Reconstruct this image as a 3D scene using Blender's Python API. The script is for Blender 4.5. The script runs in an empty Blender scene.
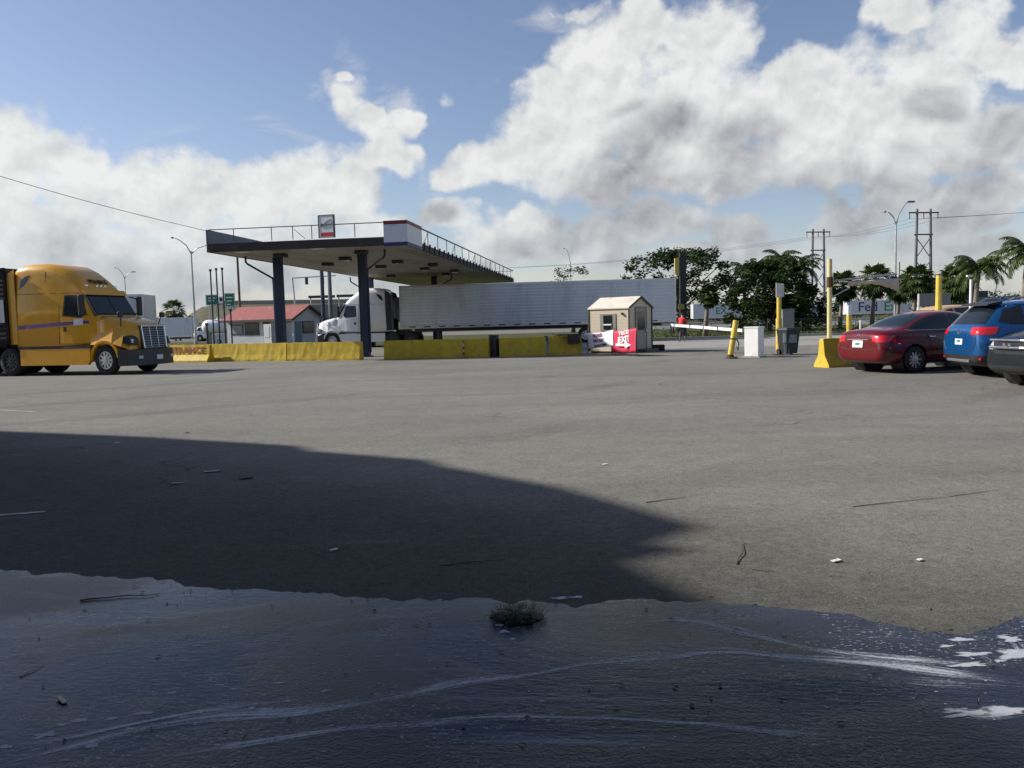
import bpy, bmesh, math, random
from mathutils import Vector, Matrix, Euler, noise as mnoise
random.seed(11)
S = bpy.context.scene
COL = S.collection
R = math.radians
PI = math.pi

# ------------------------------------------------------------------ camera
H = 1.5; F = 800.0
PITCH = -math.atan(62.5 / F); ROLL = R(1.5)
fw = Vector((0, math.cos(PITCH), math.sin(PITCH)))
r0 = Vector((1, 0, 0)); u0 = r0.cross(fw)
rt = r0 * math.cos(ROLL) - u0 * math.sin(ROLL)
up = u0 * math.cos(ROLL) + r0 * math.sin(ROLL)
CP = Vector((0, 0, H))
def ray(px, py): return rt * (px - 512) + up * (384 - py) + fw * F
def G(px, py):                      # ground point of the place seen there
    d = ray(px, py); t = -H / d.z
    return CP + d * t
def W(px, py, Y):                   # point at distance Y
    d = ray(px, py); return CP + d * (Y / d.y)
def HY(px): return 321.5 - (px - 512) * math.tan(ROLL)
def X(px, Y): return W(px, HY(px), Y).x
def Zt(px, py, Y): return W(px, py, Y).z
cam = bpy.data.cameras.new('camera'); cam.lens = 36 * F / 1024; cam.sensor_width = 36
cam.clip_end = 5000; cam.clip_start = 0.05
co = bpy.data.objects.new('camera', cam); COL.objects.link(co)
m3 = Matrix((rt, up, -fw)).transposed()
co.matrix_world = Matrix.Translation(CP) @ m3.to_4x4()
S.camera = co

# ------------------------------------------------------------------ materials
def NT(name):
    m = bpy.data.materials.new(name); m.use_nodes = True
    return m, m.node_tree, m.node_tree.nodes['Principled BSDF']
def N(nt, t, **k):
    n = nt.nodes.new(t)
    for a, b in k.items(): setattr(n, a, b)
    return n
def L(nt, a, b): nt.links.new(a, b)
def mathn(nt, op, a, b=None, c=None, clamp=False):
    n = N(nt, 'ShaderNodeMath', operation=op); n.use_clamp = clamp
    for i, v in enumerate((a, b, c)):
        if v is None: continue
        if isinstance(v, (int, float)): n.inputs[i].default_value = v
        else: L(nt, v, n.inputs[i])
    return n.outputs[0]
def mapr(nt, v, a, b, c=0.0, d=1.0, smooth=True):
    n = N(nt, 'ShaderNodeMapRange'); n.interpolation_type = 'SMOOTHSTEP' if smooth else 'LINEAR'
    L(nt, v, n.inputs[0])
    for i, x in enumerate((a, b, c, d)): n.inputs[i + 1].default_value = x
    return n.outputs[0]
def mixc(nt, f, a, b, mode='MIX'):
    n = N(nt, 'ShaderNodeMix', data_type='RGBA', blend_type=mode)
    for i, v in ((0, f), (6, a), (7, b)):
        if isinstance(v, (int, float)): n.inputs[i].default_value = v
        elif isinstance(v, tuple): n.inputs[i].default_value = (*v[:3], 1)
        else: L(nt, v, n.inputs[i])
    return n.outputs[2]
def noisen(nt, vec, scale, detail=4, rough=.55, dist=0.0):
    n = N(nt, 'ShaderNodeTexNoise'); n.inputs['Scale'].default_value = scale
    n.inputs['Detail'].default_value = detail; n.inputs['Roughness'].default_value = rough
    n.inputs['Distortion'].default_value = dist
    if vec is not None: L(nt, vec, n.inputs['Vector'])
    return n.outputs[0]
def mapping(nt, src, scale=(1, 1, 1), rot=(0, 0, 0), loc=(0, 0, 0)):
    n = N(nt, 'ShaderNodeMapping'); L(nt, src, n.inputs[0])
    n.inputs['Scale'].default_value = scale; n.inputs['Rotation'].default_value = rot; n.inputs['Location'].default_value = loc
    return n.outputs[0]
def coordsO(nt): return N(nt, 'ShaderNodeTexCoord').outputs['Object']
MC = {}
def M(name, col, rough=.6, metal=0.0, var=.15, scale=3.0, bump=0.0, bscale=30.0, dirt=None, coat=0.0, dscale=1.5, damt=.5, spec=.5):
    """general painted / raw surface with tone variation, optional wear colour and bump"""
    if name in MC: return MC[name]
    m, nt, p = NT(name)
    v = coordsO(nt)
    n1 = noisen(nt, v, scale, 5, .6)
    f = mapr(nt, n1, .3, .7, 1 - var, 1 + var, False)
    hs = N(nt, 'ShaderNodeHueSaturation'); hs.inputs['Color'].default_value = (*col, 1); L(nt, f, hs.inputs['Value'])
    c = hs.outputs[0]
    if dirt:
        n2 = noisen(nt, v, dscale, 8, .7)
        c = mixc(nt, mapr(nt, n2, .62 - .2 * damt, .72, 0, .9), c, dirt)
    L(nt, c, p.inputs['Base Color'])
    L(nt, mapr(nt, n1, .2, .8, max(.02, rough - .08), min(1, rough + .1), False), p.inputs['Roughness'])
    p.inputs['Metallic'].default_value = metal
    p.inputs['Coat Weight'].default_value = coat; p.inputs['Coat Roughness'].default_value = .06
    p.inputs['Specular IOR Level'].default_value = spec
    if bump:
        b = N(nt, 'ShaderNodeBump'); b.inputs['Strength'].default_value = bump; b.inputs['Distance'].default_value = .02
        L(nt, noisen(nt, v, bscale, 6, .6), b.inputs['Height']); L(nt, b.outputs[0], p.inputs['Normal'])
    MC[name] = m; return m

black_rubber = M('rubber', (.018, .018, .02), .8, var=.25, bump=.2)
glass_dark = M('dark_glass', (.012, .016, .018), .06, var=.1, spec=.7)
chrome = M('chrome', (.75, .76, .78), .18, 1.0, var=.08)
alu = M('aluminium', (.62, .63, .65), .35, .9, var=.12)
black_plastic = M('black_plastic', (.02, .02, .022), .5, var=.2)
white_paint = M('white_paint', (.78, .78, .77), .4, var=.05, dirt=(.45, .42, .37), damt=.2)
off_white = M('off_white', (.66, .65, .62), .6, var=.08, dirt=(.35, .32, .28), damt=.35)
galv = M('galvanised', (.42, .43, .44), .45, .6, var=.15)
dark_steel = M('dark_steel', (.05, .052, .058), .5, .3, var=.25, dirt=(.09, .06, .04))
navy_paint = M('navy_paint', (.022, .036, .075), .5, var=.25, dirt=(.05, .05, .055), damt=.3)
yellow_paint = M('yellow_paint', (.55, .39, .02), .65, var=.18, dirt=(.34, .26, .10), bump=.3, bscale=18, dscale=2.5, damt=.5)
yellow_bright = M('yellow_pipe_paint', (.60, .44, .06), .5, var=.2, dirt=(.38, .25, .10), dscale=4, damt=.45)
truck_yellow = M('truck_yellow', (.74, .355, .010), .34, var=.06, coat=.4)
truck_white = M('truck_white', (.74, .75, .76), .35, var=.05, coat=.4)
red_body = M('red_car_paint', (.105, .0015, .005), .26, .0, var=.04, coat=.45)
blue_body = M('blue_car_paint', (.004, .075, .23), .28, .3, var=.04, coat=1.0)
slate_body = M('slate_car_paint', (.004, .006, .009), .35, .0, var=.05, coat=.4)
tan_body = M('tan_car_paint', (.62, .36, .14), .35, .1, var=.05, coat=.8)
lamp_red = M('red_lens', (.55, .01, .015), .12, var=.1, coat=1.0)
lamp_clear = M('clear_lens', (.7, .72, .75), .12, .3, var=.1, coat=1.0)
wood_dark = M('weathered_wood', (.10, .085, .07), .8, var=.3, bump=.4)
concrete = M('concrete', (.34, .33, .31), .85, var=.15, bump=.3, dirt=(.22, .2, .18))
bark = M('bark', (.12, .095, .07), .9, var=.3, bump=.8, bscale=12)
palm_bark = M('palm_bark', (.20, .17, .135), .9, var=.3, bump=.8, bscale=14)
skin = M('skin', (.42, .25, .17), .6, var=.05)
red_cloth = M('red_cloth', (.62, .03, .03), .8, var=.12)
dark_cloth = M('dark_cloth', (.02, .022, .03), .85, var=.15)
blue_txt = M('navy_lettering', (.04, .02, .16), .5, var=.05)
green_txt = M('green_lettering', (.01, .22, .12), .5, var=.05)
purple_stripe = M('violet_stripe', (.10, .05, .20), .4, var=.05)
red_txt = M('red_lettering', (.55, .03, .04), .5, var=.1)
rust_txt = M('rust_lettering', (.33, .09, .03), .7, var=.2)
white_txt = M('white_lettering', (.8, .8, .8), .6, var=.04)
plum_txt = M('plum_lettering', (.20, .05, .13), .7, var=.1)
black_txt = M('black_lettering', (.02, .02, .02), .6, var=.1)
red_roof = M('red_roof', (.27, .075, .062), .7, var=.12, dirt=(.3, .16, .14))
green_sign = M('green_sign', (.006, .16, .085), .5, var=.05)
siding_cream = None

def leafmat(name, c1, c2, c3):
    m, nt, p = NT(name)
    g = N(nt, 'ShaderNodeNewGeometry')
    o = coordsO(nt)
    n1 = noisen(nt, o, 1.1, 3, .6)
    f = mathn(nt, 'ADD', mathn(nt, 'MULTIPLY', g.outputs['Random Per Island'], .6), mathn(nt, 'MULTIPLY', n1, .45))
    c = mixc(nt, mapr(nt, f, .2, .6), c1, c2); c = mixc(nt, mapr(nt, f, .68, .86), c, c3)
    L(nt, c, p.inputs['Base Color']); p.inputs['Roughness'].default_value = .55
    p.inputs['Specular IOR Level'].default_value = .15
    tr = N(nt, 'ShaderNodeBsdfTranslucent'); L(nt, c, tr.inputs[0])
    mx = N(nt, 'ShaderNodeMixShader'); mx.inputs[0].default_value = .22
    L(nt, p.outputs[0], mx.inputs[1]); L(nt, tr.outputs[0], mx.inputs[2])
    L(nt, mx.outputs[0], nt.nodes['Material Output'].inputs[0])
    return m
leaf_dark = leafmat('leaf_dark', (.018, .034, .012), (.040, .066, .020), (.095, .115, .035))
leaf_olive = leafmat('leaf_olive', (.035, .05, .018), (.06, .08, .028), (.12, .115, .05))
leaf_palm = leafmat('leaf_palm', (.022, .042, .013), (.055, .085, .024), (.17, .16, .05))
leaf_hedge = leafmat('leaf_hedge', (.03, .05, .015), (.05, .08, .02), (.09, .11, .03))

# ------------------------------------------------------------------ mesh helpers
def obj(name, bm, mat=None, parent=None, smooth=False, loc=None, rz=0):
    me = bpy.data.meshes.new(name)
    if isinstance(bm, bpy.types.Mesh): me = bm
    else:
        bm.normal_update(); bm.to_mesh(me); bm.free()
    if mat:
        me.materials.clear(); me.materials.append(mat)
    if smooth:
        for p in me.polygons: p.use_smooth = True
    o = bpy.data.objects.new(name, me); COL.objects.link(o)
    if parent: o.parent = parent
    if loc is not None: o.location = loc
    if rz: o.rotation_euler = (0, 0, rz)
    return o
def tag(o, label, cat, group=None):
    o['label'] = label; o['category'] = cat
    if group: o['group'] = group
    return o
def thing(name, label, cat, loc=(0, 0, 0), rz=0, group=None, sc=1):
    o = bpy.data.objects.new(name, None); COL.objects.link(o)
    o.location = loc; o.rotation_euler = (0, 0, rz); o.scale = (sc, sc, sc)
    o.empty_display_size = .2
    return tag(o, label, cat, group)
def struct(o): o['kind'] = 'structure'; return o
def stuff(o): o['kind'] = 'stuff'; return o
def dup(root, loc, rz=None, label=None, sc=None):
    r = root.copy(); COL.objects.link(r); r.location = loc
    if rz is not None: r.rotation_euler = (0, 0, rz)
    if sc: r.scale = (sc, sc, sc) if isinstance(sc, (int, float)) else sc
    if label: r['label'] = label
    for ch in list(root.children):
        c = ch.copy(); COL.objects.link(c); c.parent = r
        for g in list(ch.children):
            d = g.copy(); COL.objects.link(d); d.parent = c
    return r
BM = bmesh.new
def box(bm, x0, x1, y0, y1, z0, z1, mat4=None, bev=0):
    r = bmesh.ops.create_cube(bm, size=1)
    vs = r['verts']
    for v in vs: v.co = Vector(((x0 + x1) / 2 + v.co.x * (x1 - x0), (y0 + y1) / 2 + v.co.y * (y1 - y0), (z0 + z1) / 2 + v.co.z * (z1 - z0)))
    if bev:
        es = list({e for v in vs for e in v.link_edges})
        rr = bmesh.ops.bevel(bm, geom=es, offset=bev, segments=2, affect='EDGES', profile=.6)
        vs = list({v for f in rr['faces'] for v in f.verts} | {v for v in vs if v.is_valid})
    if mat4:
        for v in vs: v.co = mat4 @ v.co
    return bm
def B(*a, **k): return box(BM(), *a, **k)
def tube(bm, pts, rad, seg=8, caps=True):
    pts = [Vector(p) for p in pts]
    if not isinstance(rad, (list, tuple)): rad = [rad] * len(pts)
    rings = []; prev = None
    for i, p in enumerate(pts):
        a = pts[max(i - 1, 0)]; b = pts[min(i + 1, len(pts) - 1)]
        t = (b - a).normalized()
        ref = Vector((0, 0, 1)) if abs(t.z) < .9 else Vector((1, 0, 0))
        n = t.cross(ref).normalized() if prev is None else (prev - t * prev.dot(t)).normalized()
        prev = n; bb = t.cross(n)
        rings.append([bm.verts.new(p + (n * math.cos(2 * PI * k / seg) + bb * math.sin(2 * PI * k / seg)) * rad[i]) for k in range(seg)])
    for i in range(len(rings) - 1):
        for k in range(seg):
            bm.faces.new((rings[i][k], rings[i][(k + 1) % seg], rings[i + 1][(k + 1) % seg], rings[i + 1][k]))
    if caps:
        bm.faces.new(rings[0][::-1]); bm.faces.new(rings[-1])
    return bm
def T(pts, rad, seg=8): return tube(BM(), pts, rad, seg)
def prism(bm, poly, a, b, axis='y'):
    """poly in the plane of the other two axes, extruded from a to b"""
    def P(u, v, w):
        return {'y': (u, w, v), 'x': (w, u, v), 'z': (u, v, w)}[axis]
    A = [bm.verts.new(P(u, v, a)) for u, v in poly]; C = [bm.verts.new(P(u, v, b)) for u, v in poly]
    n = len(poly)
    bm.faces.new(A); bm.faces.new(C[::-1])
    for i in range(n): bm.faces.new((A[i], C[i], C[(i + 1) % n], A[(i + 1) % n]))
    bmesh.ops.recalc_face_normals(bm, faces=bm.faces)
    return bm
def P_(poly, a, b, axis='y'): return prism(BM(), poly, a, b, axis)
def loft(bm, rings, closed=True, cap=True):
    V = [[bm.verts.new(p) for p in r] for r in rings]
    n = len(V[0])
    for i in range(len(V) - 1):
        for k in range(n if closed else n - 1):
            bm.faces.new((V[i][k], V[i][(k + 1) % n], V[i + 1][(k + 1) % n], V[i + 1][k]))
    if cap:
        bm.faces.new(V[0][::-1]); bm.faces.new(V[-1])
    bmesh.ops.recalc_face_normals(bm, faces=bm.faces)
    return bm
def rrect(x, hw, z0, z1, r, n=4, hwt=None):
    """rounded rectangle ring in the YZ plane at x (top corners radius r)"""
    hwt = hw if hwt is None else hwt
    pts = [(x, -hw, z0), (x, hw, z0)]
    r = min(r, (z1 - z0) * .9)
    pts.append((x, hw + (hwt - hw) * .3, z0 + (z1 - r - z0) * .5))
    for k in range(n + 1):
        a = PI / 2 * k / n
        pts.append((x, hwt - r + r * math.cos(a), z1 - r + r * math.sin(a)))
    for k in range(n + 1):
        a = PI / 2 * (1 - k / n)
        pts.append((x, -(hwt - r + r * math.cos(a)), z1 - r + r * math.sin(a)))
    pts.append((x, -(hw + (hwt - hw) * .3), z0 + (z1 - r - z0) * .5))
    return pts
def textbm(s, size, thick=.004, align='CENTER', bold=0.0):
    cu = bpy.data.curves.new('t', 'FONT'); cu.body = s; cu.size = size; cu.extrude = thick / 2
    cu.align_x = align; cu.align_y = 'CENTER'; cu.offset = bold; cu.resolution_u = 3
    o = bpy.data.objects.new('t', cu); COL.objects.link(o)
    dg = bpy.context.evaluated_depsgraph_get()
    me = bpy.data.meshes.new_from_object(o.evaluated_get(dg), depsgraph=dg)
    bpy.data.objects.remove(o); bpy.data.curves.remove(cu)
    bm = BM(); bm.from_mesh(me); bpy.data.meshes.remove(me)
    return bm
def text(name, s, size, mat, parent, origin, right, upv, sx=1.0, bold=0.0, align='CENTER', thick=.004):
    """lettering standing on a surface: origin, reading direction, up direction"""
    bm = textbm(s, size, thick, align, bold)
    right = Vector(right).normalized(); upv = Vector(upv).normalized(); n = right.cross(upv)
    o3 = Vector(origin)
    for v in bm.verts: v.co = o3 + right * v.co.x * sx + upv * v.co.y + n * v.co.z
    return obj(name, bm, mat, parent)
def subsurf_bm(bm, lv):
    me = bpy.data.meshes.new('tmp'); bm.normal_update(); bm.to_mesh(me); bm.free()
    o = bpy.data.objects.new('tmp', me); COL.objects.link(o)
    md = o.modifiers.new('s', 'SUBSURF'); md.levels = lv; md.render_levels = lv
    dg = bpy.context.evaluated_depsgraph_get()
    m2 = bpy.data.meshes.new_from_object(o.evaluated_get(dg), depsgraph=dg)
    bpy.data.objects.remove(o); bpy.data.meshes.remove(me)
    b = BM(); b.from_mesh(m2); bpy.data.meshes.remove(m2); b.normal_update()
    return b
def carve(bm, test, off=0.0):
    """moves the faces that satisfy test(centre, normal) into a new bmesh"""
    fs = [f for f in bm.faces if test(f.calc_center_median(), f.normal)]
    nb = BM(); mp = {}
    for f in fs:
        vs = []
        for v in f.verts:
            if v.index not in mp: mp[v.index] = nb.verts.new(v.co + v.normal * off)
            vs.append(mp[v.index])
        try: nb.faces.new(vs)
        except ValueError: pass
    bmesh.ops.delete(bm, geom=fs, context='FACES')
    bm.verts.index_update(); nb.normal_update()
    return nb
def inpoly(x, y, poly):
    c = False; j = len(poly) - 1
    for i in range(len(poly)):
        xi, yi = poly[i]; xj, yj = poly[j]
        if (yi > y) != (yj > y) and x < (xj - xi) * (y - yi) / (yj - yi) + xi: c = not c
        j = i
    return c

# ------------------------------------------------------------------ light + sky
SUN_EL = R(33); SUN_A = R(10)
tosun = Vector((-math.cos(SUN_EL) * math.cos(SUN_A), math.cos(SUN_EL) * math.sin(SUN_A), math.sin(SUN_EL)))
sl = bpy.data.lights.new('sun', 'SUN'); sl.energy = 5.0; sl.angle = R(.8); sl.color = (1.0, .955, .88)
so = bpy.data.objects.new('sun', sl); COL.objects.link(so)
so.rotation_euler = (-tosun).to_track_quat('-Z', 'Y').to_euler(); so.location = (-40, 8, 40)

def build_world():
    w = bpy.data.worlds.new('World'); S.world = w; w.use_nodes = True
    nt = w.node_tree; nt.nodes.clear()
    out = N(nt, 'ShaderNodeOutputWorld')
    sk = N(nt, 'ShaderNodeTexSky'); sk.sky_type = 'NISHITA'; sk.sun_disc = False
    sk.sun_elevation = SUN_EL; sk.sun_rotation = R(280); sk.air_density = 1.0; sk.dust_density = .6; sk.ozone_density = 2.0
    bg1 = N(nt, 'ShaderNodeBackground'); bg1.inputs[1].default_value = .085
    L(nt, mixc(nt, 1.0, sk.outputs[0], (1.22, 1.10, 1.12), 'MULTIPLY'), bg1.inputs[0])
    tc = N(nt, 'ShaderNodeTexCoord').outputs['Generated']
    sep = N(nt, 'ShaderNodeSeparateXYZ'); L(nt, tc, sep.inputs[0])
    az = mathn(nt, 'ARCTAN2', sep.outputs[0], sep.outputs[1])
    el = mathn(nt, 'ARCSINE', sep.outputs[2])
    cb = N(nt, 'ShaderNodeCombineXYZ'); L(nt, az, cb.inputs[0]); L(nt, el, cb.inputs[1])
    P0 = cb.outputs[0]
    blobs = [(15,160,70,62),(75,165,62,52),(135,190,60,46),(195,195,58,44),(245,205,55,36),(300,190,48,44),(345,195,40,40),(40,250,120,70),(150,260,160,60),(280,255,130,50),(395,262,60,45),
             (372,132,30,36),(398,120,26,20),(345,100,20,26),(380,165,46,24),(345,70,13,10),
             (596,62,66,50),(560,92,46,40),(650,20,70,36),(700,40,60,50),(640,100,90,64),(545,150,74,44),(490,165,50,32),(462,185,34,22),(600,185,90,34),(720,135,96,66),
             (700,95,70,50),(660,160,90,50),(600,110,80,70),(560,130,60,60),(790,110,86,66),(860,110,86,66),(830,150,90,50),(905,120,80,60),(930,90,72,60),(962,40,52,48),(905,20,50,30),(1010,60,46,34),(960,150,110,40),(1060,140,90,46),(850,160,100,36),(690,178,90,28),
             (447,222,34,22),(520,238,90,28),(600,240,60,26),(660,226,56,24),(735,232,36,30),(780,255,70,22),(900,192,42,26),(960,206,62,30),(1015,196,50,26),(850,222,60,22),(960,242,90,18),(700,262,90,16),
             (445,97,24,12,.75),(545,130,30,22),(345,95,34,46,.35),(590,8,60,14,.5)]
    def pix(px, py):
        d = ray(px, py).normalized(); return math.atan2(d.x, d.y), math.asin(d.z)
    bl = []
    for q in blobs:
        x, y, rx, ry = q[:4]; wk = q[4] if len(q) > 4 else 0
        a, e = pix(x, y); a1, _ = pix(x - rx, y); a2, _ = pix(x + rx, y); _, e1 = pix(x, y - ry); _, e2 = pix(x, y + ry)
        bl.append((a, e, (a2 - a1) / 2, (e1 - e2) / 2, wk))
    # clouds elsewhere round the horizon (outside the photograph's field)
    rr = random.Random(5)
    for k in (0, 1, 15):
        a = .9 + k * (2 * PI - 1.8) / 15
        if a > PI: a -= 2 * PI
        bl.append((a, rr.uniform(.15, .55), rr.uniform(.16, .3), rr.uniform(.07, .14), 0))
    def field(P, fine):
        nv = N(nt, 'ShaderNodeTexNoise'); L(nt, P, nv.inputs['Vector']); nv.inputs['Scale'].default_value = 7.0
        nv.inputs['Detail'].default_value = 5 if fine else 2; nv.inputs['Roughness'].default_value = .55
        sub = N(nt, 'ShaderNodeVectorMath', operation='SUBTRACT'); L(nt, nv.outputs['Color'], sub.inputs[0]); sub.inputs[1].default_value = (.5, .5, .5)
        sc = N(nt, 'ShaderNodeVectorMath', operation='SCALE'); L(nt, sub.outputs[0], sc.inputs[0]); sc.inputs['Scale'].default_value = .11
        ad = N(nt, 'ShaderNodeVectorMath', operation='ADD'); L(nt, P, ad.inputs[0]); L(nt, sc.outputs[0], ad.inputs[1])
        flat = N(nt, 'ShaderNodeVectorMath', operation='MULTIPLY'); L(nt, ad.outputs[0], flat.inputs[0]); flat.inputs[1].default_value = (1, 1, 0)
        cur = None
        for a, e, ra, re, wk in bl:
            s = N(nt, 'ShaderNodeVectorMath', operation='SUBTRACT'); L(nt, flat.outputs[0], s.inputs[0]); s.inputs[1].default_value = (a, e, 0)
            mlt = N(nt, 'ShaderNodeVectorMath', operation='MULTIPLY'); L(nt, s.outputs[0], mlt.inputs[0]); mlt.inputs[1].default_value = (1 / ra, 1 / re, 0)
            dt = N(nt, 'ShaderNodeVectorMath', operation='DOT_PRODUCT'); L(nt, mlt.outputs[0], dt.inputs[0]); L(nt, mlt.outputs[0], dt.inputs[1])
            val = dt.outputs['Value'] if not wk else mathn(nt, 'ADD', dt.outputs['Value'], wk)
            cur = val if cur is None else mathn(nt, 'SMOOTH_MIN', cur, val, .35)
        n1 = noisen(nt, P, 13, 5 if fine else 2, .6)
        n3 = noisen(nt, P, 38, 6, .62) if fine else None
        if fine:
            vo = N(nt, 'ShaderNodeTexVoronoi'); vo.feature = 'SMOOTH_F1'; L(nt, ad.outputs[0], vo.inputs['Vector']); vo.inputs['Scale'].default_value = 26
            vo.inputs['Smoothness'].default_value = .35
        d = mathn(nt, 'SUBTRACT', 1.12, cur)
        d = mathn(nt, 'MINIMUM', d, 1.4)
        d = mathn(nt, 'MULTIPLY_ADD', mathn(nt, 'SUBTRACT', n1, .5), 1.25, d)
        if fine: d = mathn(nt, 'MULTIPLY_ADD', mathn(nt, 'SUBTRACT', n3, .5), .75, d)
        if fine: d = mathn(nt, 'MULTIPLY_ADD', mathn(nt, 'SUBTRACT', .3, vo.outputs['Distance']), .7, d)
        return d
    d0 = field(P0, True)
    def off(dx, dy):
        o = N(nt, 'ShaderNodeVectorMath', operation='ADD'); L(nt, P0, o.inputs[0]); o.inputs[1].default_value = (dx, dy, 0); return o.outputs[0]
    d2 = field(off(-.040, .105), False)
    def relief(P, sc): return noisen(nt, P, sc, 5, .55, .35)
    r1 = mathn(nt, 'SUBTRACT', relief(P0, 11), relief(off(-.010, .022), 11))
    r2 = mathn(nt, 'SUBTRACT', relief(P0, 30), relief(off(-.004, .009), 30))
    rel = mathn(nt, 'ADD', mathn(nt, 'MULTIPLY', r1, 1.0), mathn(nt, 'MULTIPLY', r2, .7))
    alpha = mathn(nt, 'MAXIMUM', mapr(nt, d0, -.06, .62), mapr(nt, el, -.01, .10, .85, 0))
    wisp = noisen(nt, mapping(nt, P0, (1.0, 2.2, 1)), 5.5, 7, .62, 1.2)
    near = mapr(nt, d0, -1.6, .1)
    alpha = mathn(nt, 'MAXIMUM', alpha, mathn(nt, 'MULTIPLY', mapr(nt, wisp, .50, .74, 0, .55), near))
    thick = mapr(nt, d2, .1, 1.6, 0, .95, True)
    shade = mathn(nt, 'SUBTRACT', mathn(nt, 'MULTIPLY_ADD', thick, .84, .14), rel, clamp=True)
    glow = mapr(nt, az, -.65, .25, 0, 1)
    dark = mixc(nt, glow, (.30, .315, .335), (.245, .25, .275))
    ccol = mixc(nt, shade, (.68, .685, .675), dark)
    hz = mapr(nt, el, .0, .17, 1, 0)
    ccol = mixc(nt, mathn(nt, 'MULTIPLY', hz, .5), ccol, (.40, .445, .475))
    bg2 = N(nt, 'ShaderNodeBackground'); bg2.inputs[1].default_value = 1.0; L(nt, ccol, bg2.inputs[0])
    mx = N(nt, 'ShaderNodeMixShader'); L(nt, mathn(nt, 'MULTIPLY', alpha, .97), mx.inputs[0]); L(nt, bg1.outputs[0], mx.inputs[1]); L(nt, bg2.outputs[0], mx.inputs[2])
    L(nt, mx.outputs[0], out.inputs[0])
    w.cycles.sampling_method = 'MANUAL'; w.cycles.sample_map_resolution = 512
build_world()
vs = S.view_settings; vs.view_transform = 'Standard'; vs.look = 'None'; vs.exposure = .35; vs.gamma = 1; vs.use_curve_mapping = False
S.render.engine = 'CYCLES'
S.cycles.use_denoising = True; S.cycles.max_bounces = 6; S.cycles.caustics_reflective = False; S.cycles.caustics_refractive = False

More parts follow.
